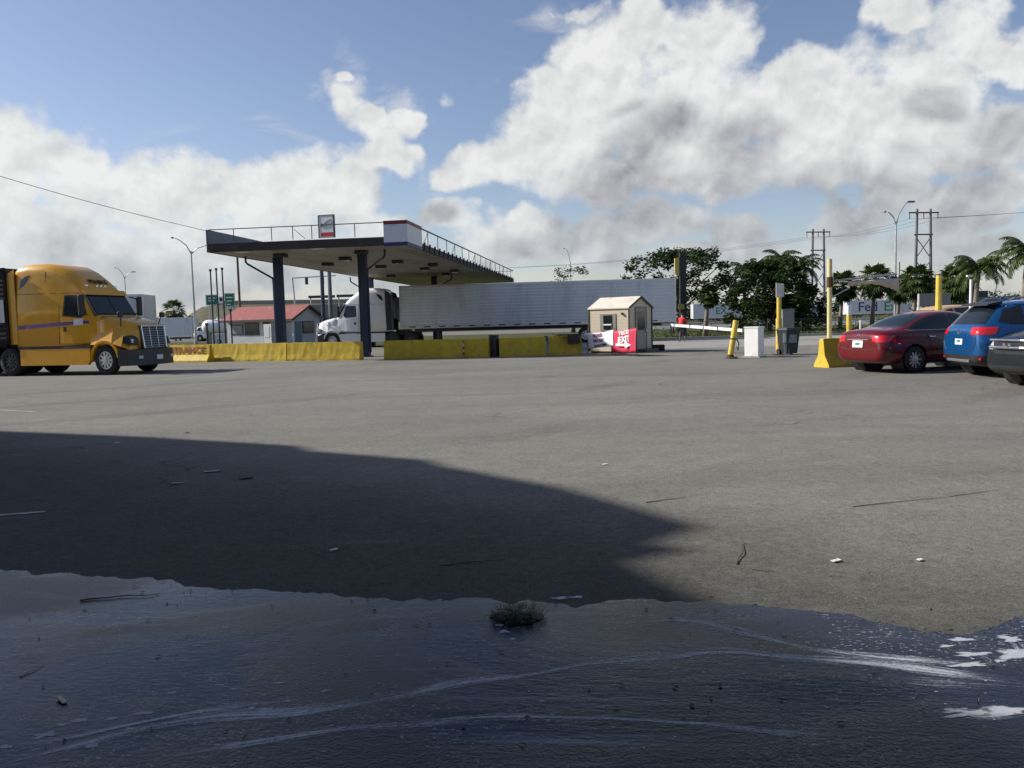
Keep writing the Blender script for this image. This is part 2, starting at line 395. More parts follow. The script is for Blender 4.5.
# ------------------------------------------------------------------ ground
def asphalt_mat():
    m, nt, p = NT('asphalt')
    v = coordsO(nt)
    big = noisen(nt, v, .09, 5, .6, .4)
    mid = noisen(nt, mapping(nt, v, (.35, 1.6, 1), (0, 0, R(-9))), .5, 6, .65, .6)
    fine = noisen(nt, v, 60, 3, .7)
    grit = noisen(nt, v, 190, 2, .6)
    c = mixc(nt, mapr(nt, big, .35, .65), (.178, .171, .150), (.218, .210, .184))
    c = mixc(nt, mapr(nt, mid, .42, .62, 0, .35), c, (.155, .147, .132))
    # damp paving by the wash run-off, widened to paint the foreground shade darker
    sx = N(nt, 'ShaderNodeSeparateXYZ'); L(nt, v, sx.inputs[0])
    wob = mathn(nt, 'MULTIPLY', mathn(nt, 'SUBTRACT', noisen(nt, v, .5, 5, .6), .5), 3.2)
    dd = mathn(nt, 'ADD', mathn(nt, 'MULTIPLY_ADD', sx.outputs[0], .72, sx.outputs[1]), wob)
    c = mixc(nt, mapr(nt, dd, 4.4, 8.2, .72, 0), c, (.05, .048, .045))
    # tyre rubber bands
    wv = N(nt, 'ShaderNodeTexWave'); wv.wave_type = 'RINGS'; wv.rings_direction = 'Z'
    L(nt, mapping(nt, v, (1, 1, 1), (0, 0, 0), (34, -52, 0)), wv.inputs['Vector']); wv.inputs['Scale'].default_value = .085; wv.inputs['Distortion'].default_value = 1.5
    wv.inputs['Detail'].default_value = 2
    tm = mathn(nt, 'MULTIPLY', mapr(nt, wv.outputs['Fac'], .86, .98), mapr(nt, noisen(nt, v, .16, 3), .45, .62))
    c = mixc(nt, mathn(nt, 'MULTIPLY', tm, .35), c, (.09, .085, .08))
    # hairline cracks
    vo = N(nt, 'ShaderNodeTexVoronoi'); vo.feature = 'DISTANCE_TO_EDGE'; vo.inputs['Scale'].default_value = .23
    wv2 = N(nt, 'ShaderNodeVectorMath', operation='ADD'); L(nt, v, wv2.inputs[0])
    nn = N(nt, 'ShaderNodeTexNoise'); nn.inputs['Scale'].default_value = 1.4; nn.inputs['Detail'].default_value = 7; L(nt, v, nn.inputs['Vector'])
    L(nt, nn.outputs['Color'], wv2.inputs[1]); L(nt, wv2.outputs[0], vo.inputs['Vector'])
    cm = mathn(nt, 'MULTIPLY', mapr(nt, vo.outputs['Distance'], .0, .006, 1, 0), mapr(nt, noisen(nt, v, .3, 2), .5, .6))
    c = mixc(nt, mathn(nt, 'MULTIPLY', cm, .6), c, (.04, .038, .035))
    # oil drips, darker worn lanes and a few pale scuffs
    spots = mathn(nt, 'MULTIPLY', mapr(nt, noisen(nt, v, 1.9, 3, .5), .66, .74), mapr(nt, noisen(nt, v, .25, 3), .48, .58))
    c = mixc(nt, mathn(nt, 'MULTIPLY', spots, .55), c, (.07, .066, .06))
    lane = mapr(nt, noisen(nt, mapping(nt, v, (.07, .55, 1), (0, 0, R(14))), 1.0, 5, .6, .4), .50, .66, 0, .32)
    c = mixc(nt, lane, c, (.12, .115, .105))
    c = mixc(nt, mapr(nt, noisen(nt, mapping(nt, v, (.25, 1.1, 1), (0, 0, R(-4))), 1.3, 6, .7), .60, .74, 0, .28), c, (.30, .29, .26))
    # aggregate
    f = mathn(nt, 'MULTIPLY_ADD', mathn(nt, 'SUBTRACT', fine, .5), 2.0, 1.0)
    f = mathn(nt, 'MULTIPLY_ADD', mathn(nt, 'SUBTRACT', grit, .5), 3.0, f)
    f = mathn(nt, 'MULTIPLY_ADD', mathn(nt, 'SUBTRACT', noisen(nt, v, 16, 3, .75), .5), 1.2, f)
    f = mathn(nt, 'MULTIPLY_ADD', mathn(nt, 'SUBTRACT', noisen(nt, v, 3.2, 4, .7), .5), .55, f)
    f = mathn(nt, 'MAXIMUM', f, .15)
    hs = N(nt, 'ShaderNodeHueSaturation'); L(nt, c, hs.inputs['Color']); L(nt, f, hs.inputs['Value'])
    L(nt, hs.outputs[0], p.inputs['Base Color'])
    p.inputs['Roughness'].default_value = .92; p.inputs['Specular IOR Level'].default_value = .15
    b = N(nt, 'ShaderNodeBump'); b.inputs['Strength'].default_value = .55; b.inputs['Distance'].default_value = .006
    L(nt, mathn(nt, 'ADD', fine, grit), b.inputs['Height']); L(nt, b.outputs[0], p.inputs['Normal'])
    return m
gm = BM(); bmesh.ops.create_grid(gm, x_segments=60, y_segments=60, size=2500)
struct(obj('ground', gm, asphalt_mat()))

def sheet(name, pts, z, mat, jitter=0, sub=1):
    bm = BM(); vs_ = [bm.verts.new((p[0], p[1], z)) for p in pts]
    bm.faces.new(vs_); bmesh.ops.triangulate(bm, faces=bm.faces, ngon_method='EAR_CLIP')
    bmesh.ops.recalc_face_normals(bm, faces=bm.faces)
    if bm.faces and sum(f.normal.z for f in bm.faces) < 0: bmesh.ops.reverse_faces(bm, faces=bm.faces)
    return obj(name, bm, mat)

# --- wash water running over the paving
def water_mat():
    m, nt, p = NT('soapy_water')
    v = coordsO(nt)
    flow = mapping(nt, v, (1.0, 2.1, 1), (0, 0, R(12)))
    big = noisen(nt, v, .8, 4, .6, .5)
    agg = noisen(nt, v, 70, 3, .7)
    c = mixc(nt, mapr(nt, big, .35, .65), (.003, .007, .024), (.008, .013, .032))
    spk = mathn(nt, 'MULTIPLY', mapr(nt, noisen(nt, mapping(nt, v, (.5, 1, 1), (0, 0, R(8))), 85, 2, .6), .60, .68, 0, .9), mapr(nt, noisen(nt, v, 1.3, 4, .6), .42, .6))
    c = mixc(nt, spk, c, (.30, .30, .32))
    # thin suds pulled into streaks by the flow
    st = noisen(nt, mapping(nt, flow, (.55, 5.5, 1)), 1.0, 7, .62, 1.2)
    msk = mapr(nt, noisen(nt, v, .55, 3, .5), .46, .66)
    sm = mathn(nt, 'MULTIPLY', mapr(nt, st, .52, .70, 0, .6), msk)
    c = mixc(nt, sm, c, (.24, .28, .42))
    L(nt, c, p.inputs['Base Color'])
    film = mapr(nt, noisen(nt, mapping(nt, v, (.45, .9, 1)), 1.0, 5, .6, .6), .40, .60)     # 1 = standing film, 0 = thin wet aggregate
    L(nt, mapr(nt, film, 0, 1, .13, .035, False), p.inputs['Roughness'])
    p.inputs['IOR'].default_value = 1.33; p.inputs['Specular IOR Level'].default_value = .36
    rip = noisen(nt, mapping(nt, flow, (14, 22, 1)), 1.0, 5, .6, .8)
    rough_h = mathn(nt, 'MULTIPLY', agg, mapr(nt, film, 0, 1, 1.25, .14, False))
    b = N(nt, 'ShaderNodeBump'); b.inputs['Strength'].default_value = .28; b.inputs['Distance'].default_value = .012
    L(nt, mathn(nt, 'ADD', mathn(nt, 'MULTIPLY', rip, .55), rough_h), b.inputs['Height'])
    L(nt, b.outputs[0], p.inputs['Normal'])
    return m
edge = [(-60,568),(0,571),(70,572),(100,579),(140,581),(185,586),(240,592),(300,592),(345,595),(440,600),(500,599),(590,604),(640,600),(700,604),(720,606),(765,609),(800,612),(850,618),(880,624),(910,628),(950,630),(990,627),(1024,623),(1090,618),(1200,622)]
pts = [G(*e) for e in edge]
fine = []
for i in range(len(pts) - 1):
    a, b = pts[i], pts[i + 1]; n = max(2, int((b - a).length / .025))
    for k in range(n):
        p = a.lerp(b, k / n); q = mnoise.fractal(Vector((p.x * 2.2, p.y * 2.2, 3)), 1, 2, 5) * .09 + mnoise.fractal(Vector((p.x * 9, p.y * 9, 7)), .8, 2, 5) * .045
        fine.append((p.x, p.y + q))
fine += [(6.0, 3.4), (7.5, 1.0), (7, -6), (-9, -6), (-9.5, 4)]
struct(sheet('wash_water', fine, .004, water_mat()))

def foam_mat():
    m, nt, p = NT('suds')
    v = coordsO(nt)
    at = N(nt, 'ShaderNodeAttribute'); at.attribute_name = 'along'
    n = noisen(nt, mapping(nt, at.outputs['Vector'], (1.6, 6, 1)), 1.6, 8, .68, .7)
    brk = noisen(nt, v, 2.2, 3, .5)
    n2 = noisen(nt, v, 55, 4, .7)
    uvs = N(nt, 'ShaderNodeAttribute'); uvs.attribute_name = 'dens'
    d = mathn(nt, 'MULTIPLY_ADD', mathn(nt, 'SUBTRACT', n, .5), 3.4, uvs.outputs['Fac'])
    d = mathn(nt, 'MULTIPLY_ADD', mathn(nt, 'SUBTRACT', brk, .5), .8, d)
    d = mathn(nt, 'MULTIPLY_ADD', mathn(nt, 'SUBTRACT', n2, .5), .9, d)
    a = mapr(nt, d, .30, 1.35, 0, .85)
    p.inputs['Base Color'].default_value = (.62, .66, .74, 1); p.inputs['Roughness'].default_value = .5
    L(nt, a, p.inputs['Alpha'])
    return m
suds = foam_mat()
def ribbon(bm, lay, path, width, dens, z=.006):
    P = [G(*q) for q in path]; L2 = []
    for i in range(len(P) - 1):
        n = max(3, int((P[i + 1] - P[i]).length / .04))
        for k in range(n):
            # smooth (Catmull-Rom) centre line
            t = k / n; p0 = P[max(i - 1, 0)]; p1 = P[i]; p2 = P[i + 1]; p3 = P[min(i + 2, len(P) - 1)]
            q = .5 * ((2 * p1) + (p2 - p0) * t + (2 * p0 - 5 * p1 + 4 * p2 - p3) * t * t + (3 * p1 - p0 - 3 * p2 + p3) * t ** 3)
            L2.append(q)
    rows = []
    n = len(L2)
    for i, q in enumerate(L2):
        d = (L2[min(i + 1, n - 1)] - L2[max(i - 1, 0)]).normalized(); s = Vector((-d.y, d.x, 0))
        wv = width * (.75 + .7 * mnoise.noise(Vector((q.x * 1.7, q.y * 1.7, 8))))
        wob = s * mnoise.noise(Vector((q.x * 3, q.y * 3, 1))) * .02
        e = min(1, i / 8, (n - 1 - i) / 8)
        row = []
        for k in range(7):
            u = k / 3 - 1
            vv = bm.verts.new(q + wob + s * u * wv * .5 + Vector((0, 0, z - q.z))); vv[lay] = dens * e * (1 - abs(u)) ** .7 if abs(u) < 1 else -.6
            vv[lay2] = Vector((i * .04, u * width * 5, path[0][0] * .37)); row.append(vv)
        rows.append(row)
    for i in range(n - 1):
        for k in range(6): bm.faces.new((rows[i][k], rows[i][k + 1], rows[i + 1][k + 1], rows[i + 1][k]))
fb = BM(); lay = fb.verts.layers.float.new('dens'); lay2 = fb.verts.layers.float_vector.new('along')
ribbon(fb, lay, [(-30,775),(90,742),(190,722),(300,712),(400,697),(470,683),(540,674),(600,664),(700,655),(790,658),(900,668),(1060,688)], .18, .85)
ribbon(fb, lay, [(-40,762),(60,740),(170,718),(260,706),(330,700)], .12, .9)
ribbon(fb, lay, [(600,628),(680,622),(740,632),(820,650),(900,660),(1050,668)], .12, .62)
ribbon(fb, lay, [(130,768),(200,752),(300,738),(420,724),(560,718),(700,726),(830,738),(900,742)], .09, .85)
ribbon(fb, lay, [(850,678),(930,684),(1060,690)], .16, .55)
ribbon(fb, lay, [(935,710),(985,716),(1060,712)], .13, 1.5)
ribbon(fb, lay, [(946,640),(975,641),(995,633)], .05, .9)
ribbon(fb, lay, [(1004,640),(1014,650),(1010,658),(1040,668)], .12, 1.6)
ribbon(fb, lay, [(950,652),(978,657),(988,663),(960,668)], .09, 1.3)
ribbon(fb, lay, [(556,599),(570,597),(588,601)], .06, 1.0)
ribbon(fb, lay, [(495,622),(500,628),(506,633)], .05, 1.0)
ribbon(fb, lay, [(408,700),(414,690),(418,695)], .03, 1.1)
rr = random.Random(3)
for k in range(46):
    t = rr.random(); x = -20 + 460 * t; y = 756 - 70 * t + rr.gauss(0, 13)
    w_ = rr.uniform(3, 11)
    ribbon(fb, lay, [(x, y), (x + w_ * .5, y + rr.uniform(-1.5, 1.5)), (x + w_, y - rr.uniform(-1, 3))], rr.uniform(.012, .035), 1.15)
stuff(obj('suds', fb, suds))
pf = BM(); r9 = random.Random(17); lp = pf.verts.layers.float.new('dens')
def blot(px, py, w_, h_, n=20, ang=.1):
    w_ *= 1.25; h_ *= 1.7
    g_ = G(px, py); k1 = r9.uniform(0, 50); V = [pf.verts.new((g_.x, g_.y, .0052))]; V[0][lp] = 1.3; R_ = []
    for f, dn in ((.45, 1.15), (.8, .75), (1.25, -.3)):
        ring = []
        for k in range(n):
            a = 2 * PI * k / n; q = f * (1 + .8 * mnoise.fractal(Vector((math.cos(a) * 1.2 + k1, math.sin(a) * 1.2, k1)), 1, 2, 4))
            x, y = math.cos(a) * w_ * q, math.sin(a) * h_ * q
            vv = pf.verts.new((g_.x + x * math.cos(ang) - y * math.sin(ang), g_.y + x * math.sin(ang) + y * math.cos(ang), .0051)); vv[lp] = dn; ring.append(vv)
        R_.append(ring)
    for k in range(n):
        pf.faces.new((V[0], R_[0][k], R_[0][(k + 1) % n]))
        for i in range(2): pf.faces.new((R_[i][k], R_[i + 1][k], R_[i + 1][(k + 1) % n], R_[i][(k + 1) % n]))
def patch_mat():
    m, nt, p = NT('foam_patch'); v = coordsO(nt)
    at = N(nt, 'ShaderNodeAttribute'); at.attribute_name = 'dens'
    d = mathn(nt, 'MULTIPLY_ADD', mathn(nt, 'SUBTRACT', noisen(nt, mapping(nt, v, (.6, 1.3, 1)), 26, 6, .7, .6), .5), 2.2, at.outputs['Fac'])
    d = mathn(nt, 'MULTIPLY_ADD', mathn(nt, 'SUBTRACT', noisen(nt, v, 140, 3, .6), .5), .8, d)
    L(nt, mapr(nt, d, .25, .95, 0, .82), p.inputs['Alpha'])
    p.inputs['Base Color'].default_value = (.50, .54, .60, 1); p.inputs['Roughness'].default_value = .6
    return m
for q in ((46,736,.035,.016),(93,746,.022,.014),(78,722,.028,.010),(145,714,.030,.008),(171,694,.022,.008),(130,730,.016,.007),(280,684,.024,.005),(325,692,.012,.007),(288,702,.010,.006),(340,707,.010,.006),(252,709,.010,.006),(183,718,.014,.006),
          (6,748,.02,.008),(62,726,.018,.007),(112,720,.022,.006),(220,686,.02,.004),(234,690,.012,.005),(265,712,.012,.006),(402,738,.006,.005),(960,640,.05,.012),(948,647,.03,.008),(1012,640,.05,.02),(1018,655,.07,.03),(972,655,.06,.014),(968,666,.07,.013),(1000,662,.02,.01),
          (975,714,.09,.020),(1005,712,.08,.022),(955,712,.05,.012),(560,599,.05,.012),(577,598,.04,.01),(500,626,.02,.012),(505,632,.02,.014),(512,640,.012,.008)): blot(*q)
for k in range(120):
    x = r9.uniform(-10, 1030); y = 640 + r9.random() * 125 - (x / 1024) * 25; blot(x, y, r9.uniform(.003, .008), r9.uniform(.002, .004), 7)
stuff(obj('foam', pf, patch_mat()))

# painted remains of bay lines
faded = M('faded_line_paint', (.36, .34, .31), .8, var=.3, dirt=(.2, .19, .17), dscale=9, damt=.9)
def strip(name, a, b, w, z=.005, mat=faded):
    A = G(*a); Bv = G(*b); d = (Bv - A).normalized(); s = Vector((-d.y, d.x, 0)) * w / 2
    return sheet(name, [A + s, A - s, Bv - s, Bv + s], z, mat)
struct(strip('faded_line', (-30, 518), (45, 512), .06)); struct(strip('faded_line', (-30, 408.5), (34, 412), .08))

# ------------------------------------------------------------------ far ground: apron, verge, street
def P3(x, y, z=0): return Vector((x, y, z))
conc_slab = M('concrete_apron', (.27, .26, .235), .85, var=.14, scale=.6, bump=.3, dirt=(.17, .16, .14), dscale=.4)
sheet_ap = struct(sheet('concrete_apron', [(4, 53), (4, 38.5), (90, 36.5), (110, 53)], .004, conc_slab))
def grassmat():
    m, nt, p = NT('verge_grass'); v = coordsO(nt)
    n = noisen(nt, v, .35, 6, .65); n2 = noisen(nt, v, 6, 5, .7)
    c = mixc(nt, mapr(nt, n, .35, .65), (.050, .062, .018), (.105, .095, .04)); c = mixc(nt, mapr(nt, n2, .4, .7, 0, .6), c, (.03, .04, .012))
    L(nt, c, p.inputs['Base Color']); p.inputs['Roughness'].default_value = .9; p.inputs['Specular IOR Level'].default_value = .1
    return m
gmat = grassmat()
struct(sheet('grass_verge', [(-220, 100), (-220, 60), (-2, 58), (5, 55), (220, 55), (260, 98)], .012, gmat))
kerb = BM()
box(kerb, -1, 150, 54.6, 54.9, -.1, .13)
struct(obj('kerb', kerb, concrete))
road_m = M('road_asphalt', (.15, .145, .135), .85, var=.12, scale=.3)
struct(sheet('road', [(-400, 168), (-400, 106), (400, 104), (400, 166)], .006, road_m))
struct(sheet('far_grass_field', [(-900, 900), (-900, 215), (900, 205), (900, 900)], .006, gmat))
# blades along the verge so its edge is not ruled
gb = BM()
for k in range(9000):
    x = rr.uniform(4, 95); y = 55.2 + abs(rr.gauss(0, 1)) * 14
    if y > 96: continue
    h = rr.uniform(.06, .22); a = rr.uniform(0, PI); dx, dy = math.cos(a) * .05, math.sin(a) * .05
    z = .012
    v1 = gb.verts.new((x - dx, y - dy, z)); v2 = gb.verts.new((x + dx, y + dy, z)); v3 = gb.verts.new((x + rr.uniform(-.06, .06), y, z + h))
    gb.faces.new((v1, v2, v3))
stuff(obj('grass', gb, leaf_hedge))

# loose grit on the paving
pb = BM()
for k in range(300):
    px = rr.uniform(-20, 1044); py = 400 + 368 * rr.random() ** 1.3
    g = G(px, py); s = rr.uniform(.002, .006)
    r = bmesh.ops.create_icosphere(pb, subdivisions=1, radius=s)
    for v in r['verts']: v.co = Vector((v.co.x * rr.uniform(.8, 1.4), v.co.y, v.co.z * .6)) + g + Vector((0, 0, s * .4))
stuff(obj('gravel', pb, M('grit_stone', (.30, .28, .25), .8, var=.4, scale=2)))

# ------------------------------------------------------------------ wheels
def wheel(parent, x, y, r, w, rim_mat, name='wheel', spokes=8, side=-1, dual=False, holes=True, rr_=.62):
    """wheel turning about the local y axis; side = -1 shows its face to -y"""
    t = BM()
    prof = [(r * .62, -w / 2), (r * .9, -w / 2 - .005), (r * .97, -w / 2 + w * .1), (r, -w * .32), (r, w * .32), (r * .97, w / 2 - w * .1), (r * .9, w / 2 + .005), (r * .62, w / 2)]
    seg = 28; rings = []
    for k in range(seg):
        a = 2 * PI * k / seg
        rings.append([t.verts.new((x + q * math.cos(a), y + h, r + q * math.sin(a))) for q, h in prof])
    for k in range(seg):
        A, Bq = rings[k], rings[(k + 1) % seg]
        for i in range(len(prof) - 1): t.faces.new((A[i], A[i + 1], Bq[i + 1], Bq[i]))
    bmesh.ops.recalc_face_normals(t, faces=t.faces)
    wo = obj(name, t, black_rubber, parent, smooth=True)
    rb = BM(); R1 = r * rr_
    fy = y + side * (w / 2 - .03); by = y + side * (w / 2 - .12)
    # dish and rim lip
    def ring(rad, yy): return [(x + rad * math.cos(2 * PI * k / seg), yy, r + rad * math.sin(2 * PI * k / seg)) for k in range(seg)]
    loft(rb, [ring(R1 * 1.02, fy - side * .02), ring(R1 * 1.04, fy + side * .015), ring(R1 * .93, fy + side * .012), ring(R1 * .88, by)], cap=False)
    dk = BM(); bmesh.ops.create_circle(dk, cap_ends=True, segments=seg, radius=R1 * .9)
    for v in dk.verts: v.co = Vector((x + v.co.x, by, r + v.co.y))
    obj('brake_drum', dk, black_plastic, wo)
    # hub
    loft(rb, [ring(R1 * .28, by), ring(R1 * .26, fy + side * .012), ring(R1 * .2, fy + side * .02)], cap=True)
    for k in range(spokes):
        a = 2 * PI * k / spokes
        c, s_ = math.cos(a), math.sin(a)
        wd0, wd1 = R1 * .13, R1 * (.16 if holes else .10)
        pts = []
        for q, wd, yy in ((R1 * .22, wd0, fy), (R1 * .92, wd1, fy - side * .01)):
            for sg in (-1, 1): pts.append(Vector((x + q * c - sg * wd * s_, yy, r + q * s_ + sg * wd * c)))
        vv = [rb.verts.new(p) for p in (pts[0], pts[1], pts[3], pts[2])]
        v2 = [rb.verts.new(p - Vector((0, side * .03, 0))) for p in (pts[0], pts[1], pts[3], pts[2])]
        rb.faces.new(vv); rb.faces.new(v2[::-1])
        for i in range(4): rb.faces.new((vv[i], v2[i], v2[(i + 1) % 4], vv[(i + 1) % 4]))
    bmesh.ops.recalc_face_normals(rb, faces=rb.faces)
    obj('rim', rb, rim_mat, wo)
    return wo

# ------------------------------------------------------------------ cars
def ring_car(s):
    x, zl, hl, zm, hm, zb, hb, zt, ht = s
    half = [(0, zl), (hl * .86, zl), (hl, zl + .07), (hm, zm), (hb + .005, zb - .05), (hb - .03, zb), (ht + .05, zt - .10 if zt - zb > .2 else zb + (zt - zb) * .6), (ht * .82, zt - .01), (0, zt + .015)]
    return [(x, y, z) for y, z in half] + [(x, -y, z) for y, z in half[-2:0:-1]]
def car(name, label, cat, loc, rz, spec, paint, group=None):
    t = thing(name, label, cat, loc, rz, group)
    bm = loft(BM(), [ring_car(s) for s in spec['st']])
    bm = subsurf_bm(bm, 4)
    Wx, r = spec['wheels'], spec['r']
    # open the arches
    def arch(c, n): return abs(c.y) > .55 and any((c.x - wx) ** 2 + (c.z - r) ** 2 < (r + .055) ** 2 for wx in Wx)
    junk = carve(bm, arch); junk.free()
    parts = []
    for pname, test, mat, o in spec['carve']:
        if pname in ('side_window', 'headlight', 'sill'):
            for sg in (-1, 1):
                parts.append((pname, carve(bm, lambda c, n, sg=sg: c.y * sg > 0 and test(c, n), o), mat))
        elif pname == 'bumper_skirt':
            for sg in (-1, 1):
                parts.append((pname, carve(bm, lambda c, n, sg=sg: c.x * sg > 0 and test(c, n), o), mat))
        else: parts.append((pname, carve(bm, test, o), mat))
    obj('body', bm, paint, t, smooth=True)
    for pn, b, mat in parts:
        if len(b.faces): obj(pn, b, mat, t, smooth=True)
        else: b.free()
    for wx in Wx:
        for sg in (-1, 1):
            b = BM(); n = 20; A = []
            y0 = sg * .45; y1 = sg * (spec['hw'] - .035)
            ringA = [(wx + (r + .06) * math.cos(2 * PI * k / n), y0, r + (r + .06) * math.sin(2 * PI * k / n)) for k in range(n)]
            ringB = [(p[0], y1, p[2]) for p in ringA]
            loft(b, [ringA, ringB], cap=False)
            c_ = [b.verts.new(p) for p in ringA]; b.faces.new(c_)
            obj('wheel_arch', b, black_plastic, t)
            wheel(t, wx, sg * (spec['hw'] - .125), r, .215, spec.get('rim', alu), side=sg, spokes=spec.get('sp', 9), holes=False, rr_=.66)
    return t
def plate(t, x, y, z, w=.31, h=.155, nx=-1, tilt=0.0, txt=True):
    b = B(-.006, .006, -w / 2, w / 2, -h / 2, h / 2)
    mt = Matrix.Translation((x, y, z)) @ Matrix.Rotation(tilt, 4, 'Y')
    for v in b.verts: v.co = mt @ v.co
    p = obj('license_plate', b, white_paint, t)
    b2 = B(-.008, .008, -w * .22, w * .22, -h * .16, h * .2)
    mt2 = Matrix.Translation((x + nx * .002, y, z)) @ Matrix.Rotation(tilt, 4, 'Y')
    for v in b2.verts: v.co = mt2 @ v.co
    obj('plate_print', b2, green_txt, p)
    return p

sedan_st = [
 (-2.31, .42, .50, .56, .62, .76, .52, .84, .36), (-2.29, .30, .68, .56, .80, .88, .68, .965, .50), (-2.16, .24, .76, .58, .865, .965, .76, 1.06, .60),
 (-1.85, .20, .80, .56, .885, .985, .80, 1.085, .64), (-1.55, .20, .80, .56, .89, .99, .81, 1.12, .64), (-1.15, .20, .80, .56, .89, .995, .82, 1.31, .60),
 (-.7, .20, .80, .56, .89, .99, .83, 1.46, .56), (-.1, .20, .80, .56, .885, .975, .83, 1.51, .56), (.45, .20, .80, .56, .88, .965, .82, 1.48, .56), (.85, .20, .80, .56, .88, .95, .81, 1.33, .58),
 (1.3, .20, .80, .56, .88, .94, .80, 1.06, .64), (1.8, .20, .80, .55, .87, .87, .78, .93, .62), (2.12, .22, .74, .52, .80, .78, .70, .82, .54), (2.28, .28, .64, .50, .68, .68, .58, .71, .46), (2.32, .36, .5, .5, .55, .62, .46, .64, .36)]
side_sed = [(-1.62, 1.075), (-1.15, 1.36), (-.6, 1.425), (.1, 1.44), (.5, 1.39), (1.12, 1.06), (1.0, 1.035), (-1.5, 1.05)]
def on_side(c, n, poly): return abs(n.y) > .60 and inpoly(c.x, c.z, poly)
sedan = dict(st=sedan_st, wheels=(-1.36, 1.34), r=.325, hw=.885, sp=10, carve=[
 ('side_window', lambda c, n: on_side(c, n, side_sed) and not (-.16 < c.x < -.08), glass_dark, 0),
 ('rear_window', lambda c, n: -1.62 < c.x < -.80 and n.z > .35 and c.z > 1.13 and c.z < 1.43 and abs(c.y) < .60 - max(0, (c.z - 1.13)) * .35, glass_dark, 0),
 ('windshield', lambda c, n: .62 < c.x < 1.30 and n.z > .35 and c.z > 1.02 and c.z < 1.42 and abs(c.y) < .66, glass_dark, 0),
 ('tail_light', lambda c, n: c.x < -1.93 and .77 < c.z < .93 and abs(c.y) > .46 and c.y < 0 and n.z < .8, lamp_red, .004),
 ('tail_light', lambda c, n: c.x < -1.93 and .77 < c.z < .93 and abs(c.y) > .46 and c.y > 0 and n.z < .8, lamp_red, .004),
 ('headlight', lambda c, n: c.x > 1.95 and .60 < c.z < .76 and abs(c.y) > .42, lamp_clear, .003),
 ('bumper_skirt', lambda c, n: c.z < .27 and abs(c.x) > 1.8, black_plastic, 0),
])
suv_st = [
 (-2.24, .45, .55, .64, .66, .92, .60, .99, .40), (-2.22, .34, .74, .64, .82, 1.02, .72, 1.10, .55), (-2.10, .28, .82, .64, .90, 1.08, .78, 1.22, .62),
 (-1.92, .24, .84, .62, .92, 1.10, .81, 1.45, .58), (-1.72, .22, .84, .62, .925, 1.11, .83, 1.63, .56), (-1.2, .22, .84, .62, .925, 1.10, .85, 1.68, .60), (-.4, .22, .84, .62, .925, 1.08, .86, 1.70, .61),
 (.3, .22, .84, .62, .92, 1.06, .86, 1.67, .60), (.75, .22, .84, .62, .92, 1.05, .85, 1.50, .60), (1.2, .22, .84, .62, .92, 1.04, .84, 1.17, .66), (1.7, .22, .84, .6, .91, .98, .82, 1.04, .66),
 (2.05, .24, .80, .58, .86, .90, .76, .94, .6), (2.22, .30, .70, .56, .74, .80, .64, .83, .5), (2.26, .4, .55, .55, .6, .7, .5, .72, .4)]
side_suv = [(-1.78, 1.22), (-1.62, 1.50), (-1.3, 1.56), (-.3, 1.60), (.3, 1.56), (.95, 1.15), (.9, 1.12), (-1.55, 1.16)]
def suv_spec(lampm=lamp_red):
    return dict(st=suv_st, wheels=(-1.36, 1.34), r=.35, hw=.925, sp=7, carve=[
 ('side_window', lambda c, n: on_side(c, n, side_suv) and not (-.2 < c.x < -.1) and not (-1.25 < c.x < -1.15), glass_dark, 0),
 ('rear_window', lambda c, n: c.x < -1.72 and n.x < -.3 and 1.17 < c.z < 1.52 and abs(c.y) < .70 - (c.z - 1.17) * .35, glass_dark, 0),
 ('windshield', lambda c, n: .5 < c.x < 1.22 and n.z > .3 and 1.15 < c.z < 1.58 and abs(c.y) < .72, glass_dark, 0),
 ('tail_light', lambda c, n: c.x < -1.80 - (1.10 - c.z) * .6 and .95 < c.z < 1.11 and c.y < -.50, lampm, .006),
 ('tail_light', lambda c, n: c.x < -1.80 - (1.10 - c.z) * .6 and .95 < c.z < 1.11 and c.y > .50, lampm, .006),
 ('headlight', lambda c, n: c.x > 1.95 and .72 < c.z < .88 and abs(c.y) > .45, lamp_clear, .003),
 ('bumper', lambda c, n: c.z < .50 and c.x < -1.72, black_plastic, .004),
 ('bumper', lambda c, n: c.z < .42 and c.x > 1.72, black_plastic, .004),
 ('sill', lambda c, n: c.z < .33, black_plastic, .003)])
def place_by_wheel(px, py, wx, wy, rz):
    """root position that brings local (wx, wy) to the ground point seen at px, py"""
    g = G(px, py); c, s_ = math.cos(rz), math.sin(rz)
    return Vector((g.x - (c * wx - s_ * wy), g.y - (s_ * wx + c * wy), 0))

rz = R(19)
lc = place_by_wheel(916, 373, -1.36, -.885, rz)
car_red = car('parked_car', 'dark red four-door sedan parked tail out beside the yellow barrier', 'car', lc, rz, sedan, red_body, 'cars parked tail out')
plate(car_red, -2.318, 0, .72, w=.34, h=.17, tilt=.08)
obj('trunk_trim', B(-2.335, -2.30, -.34, .34, .815, .838, bev=.006), chrome, car_red)
obj('door_handle', B(-.95, -.77, -.905, -.885, .86, .885, bev=.006), chrome, car_red)
obj('door_handle', B(.05, .23, -.90, -.88, .85, .875, bev=.006), chrome, car_red)
def badge(parent, x, y, z, r, mat, d=-1):
    b = BM(); n = 16
    for k in range(n):
        pass
    ringp = [(x + d * .0, y + r * math.cos(2 * PI * k / n), z + r * .8 * math.sin(2 * PI * k / n)) for k in range(n + 1)]
    tube(b, ringp, r * .18, 6, False); tube(b, [(x, y - r, z), (x, y + r, z)], r * .18, 6)
    obj('badge', b, mat, parent)
badge(car_red, -2.285, 0, .935, .045, chrome)
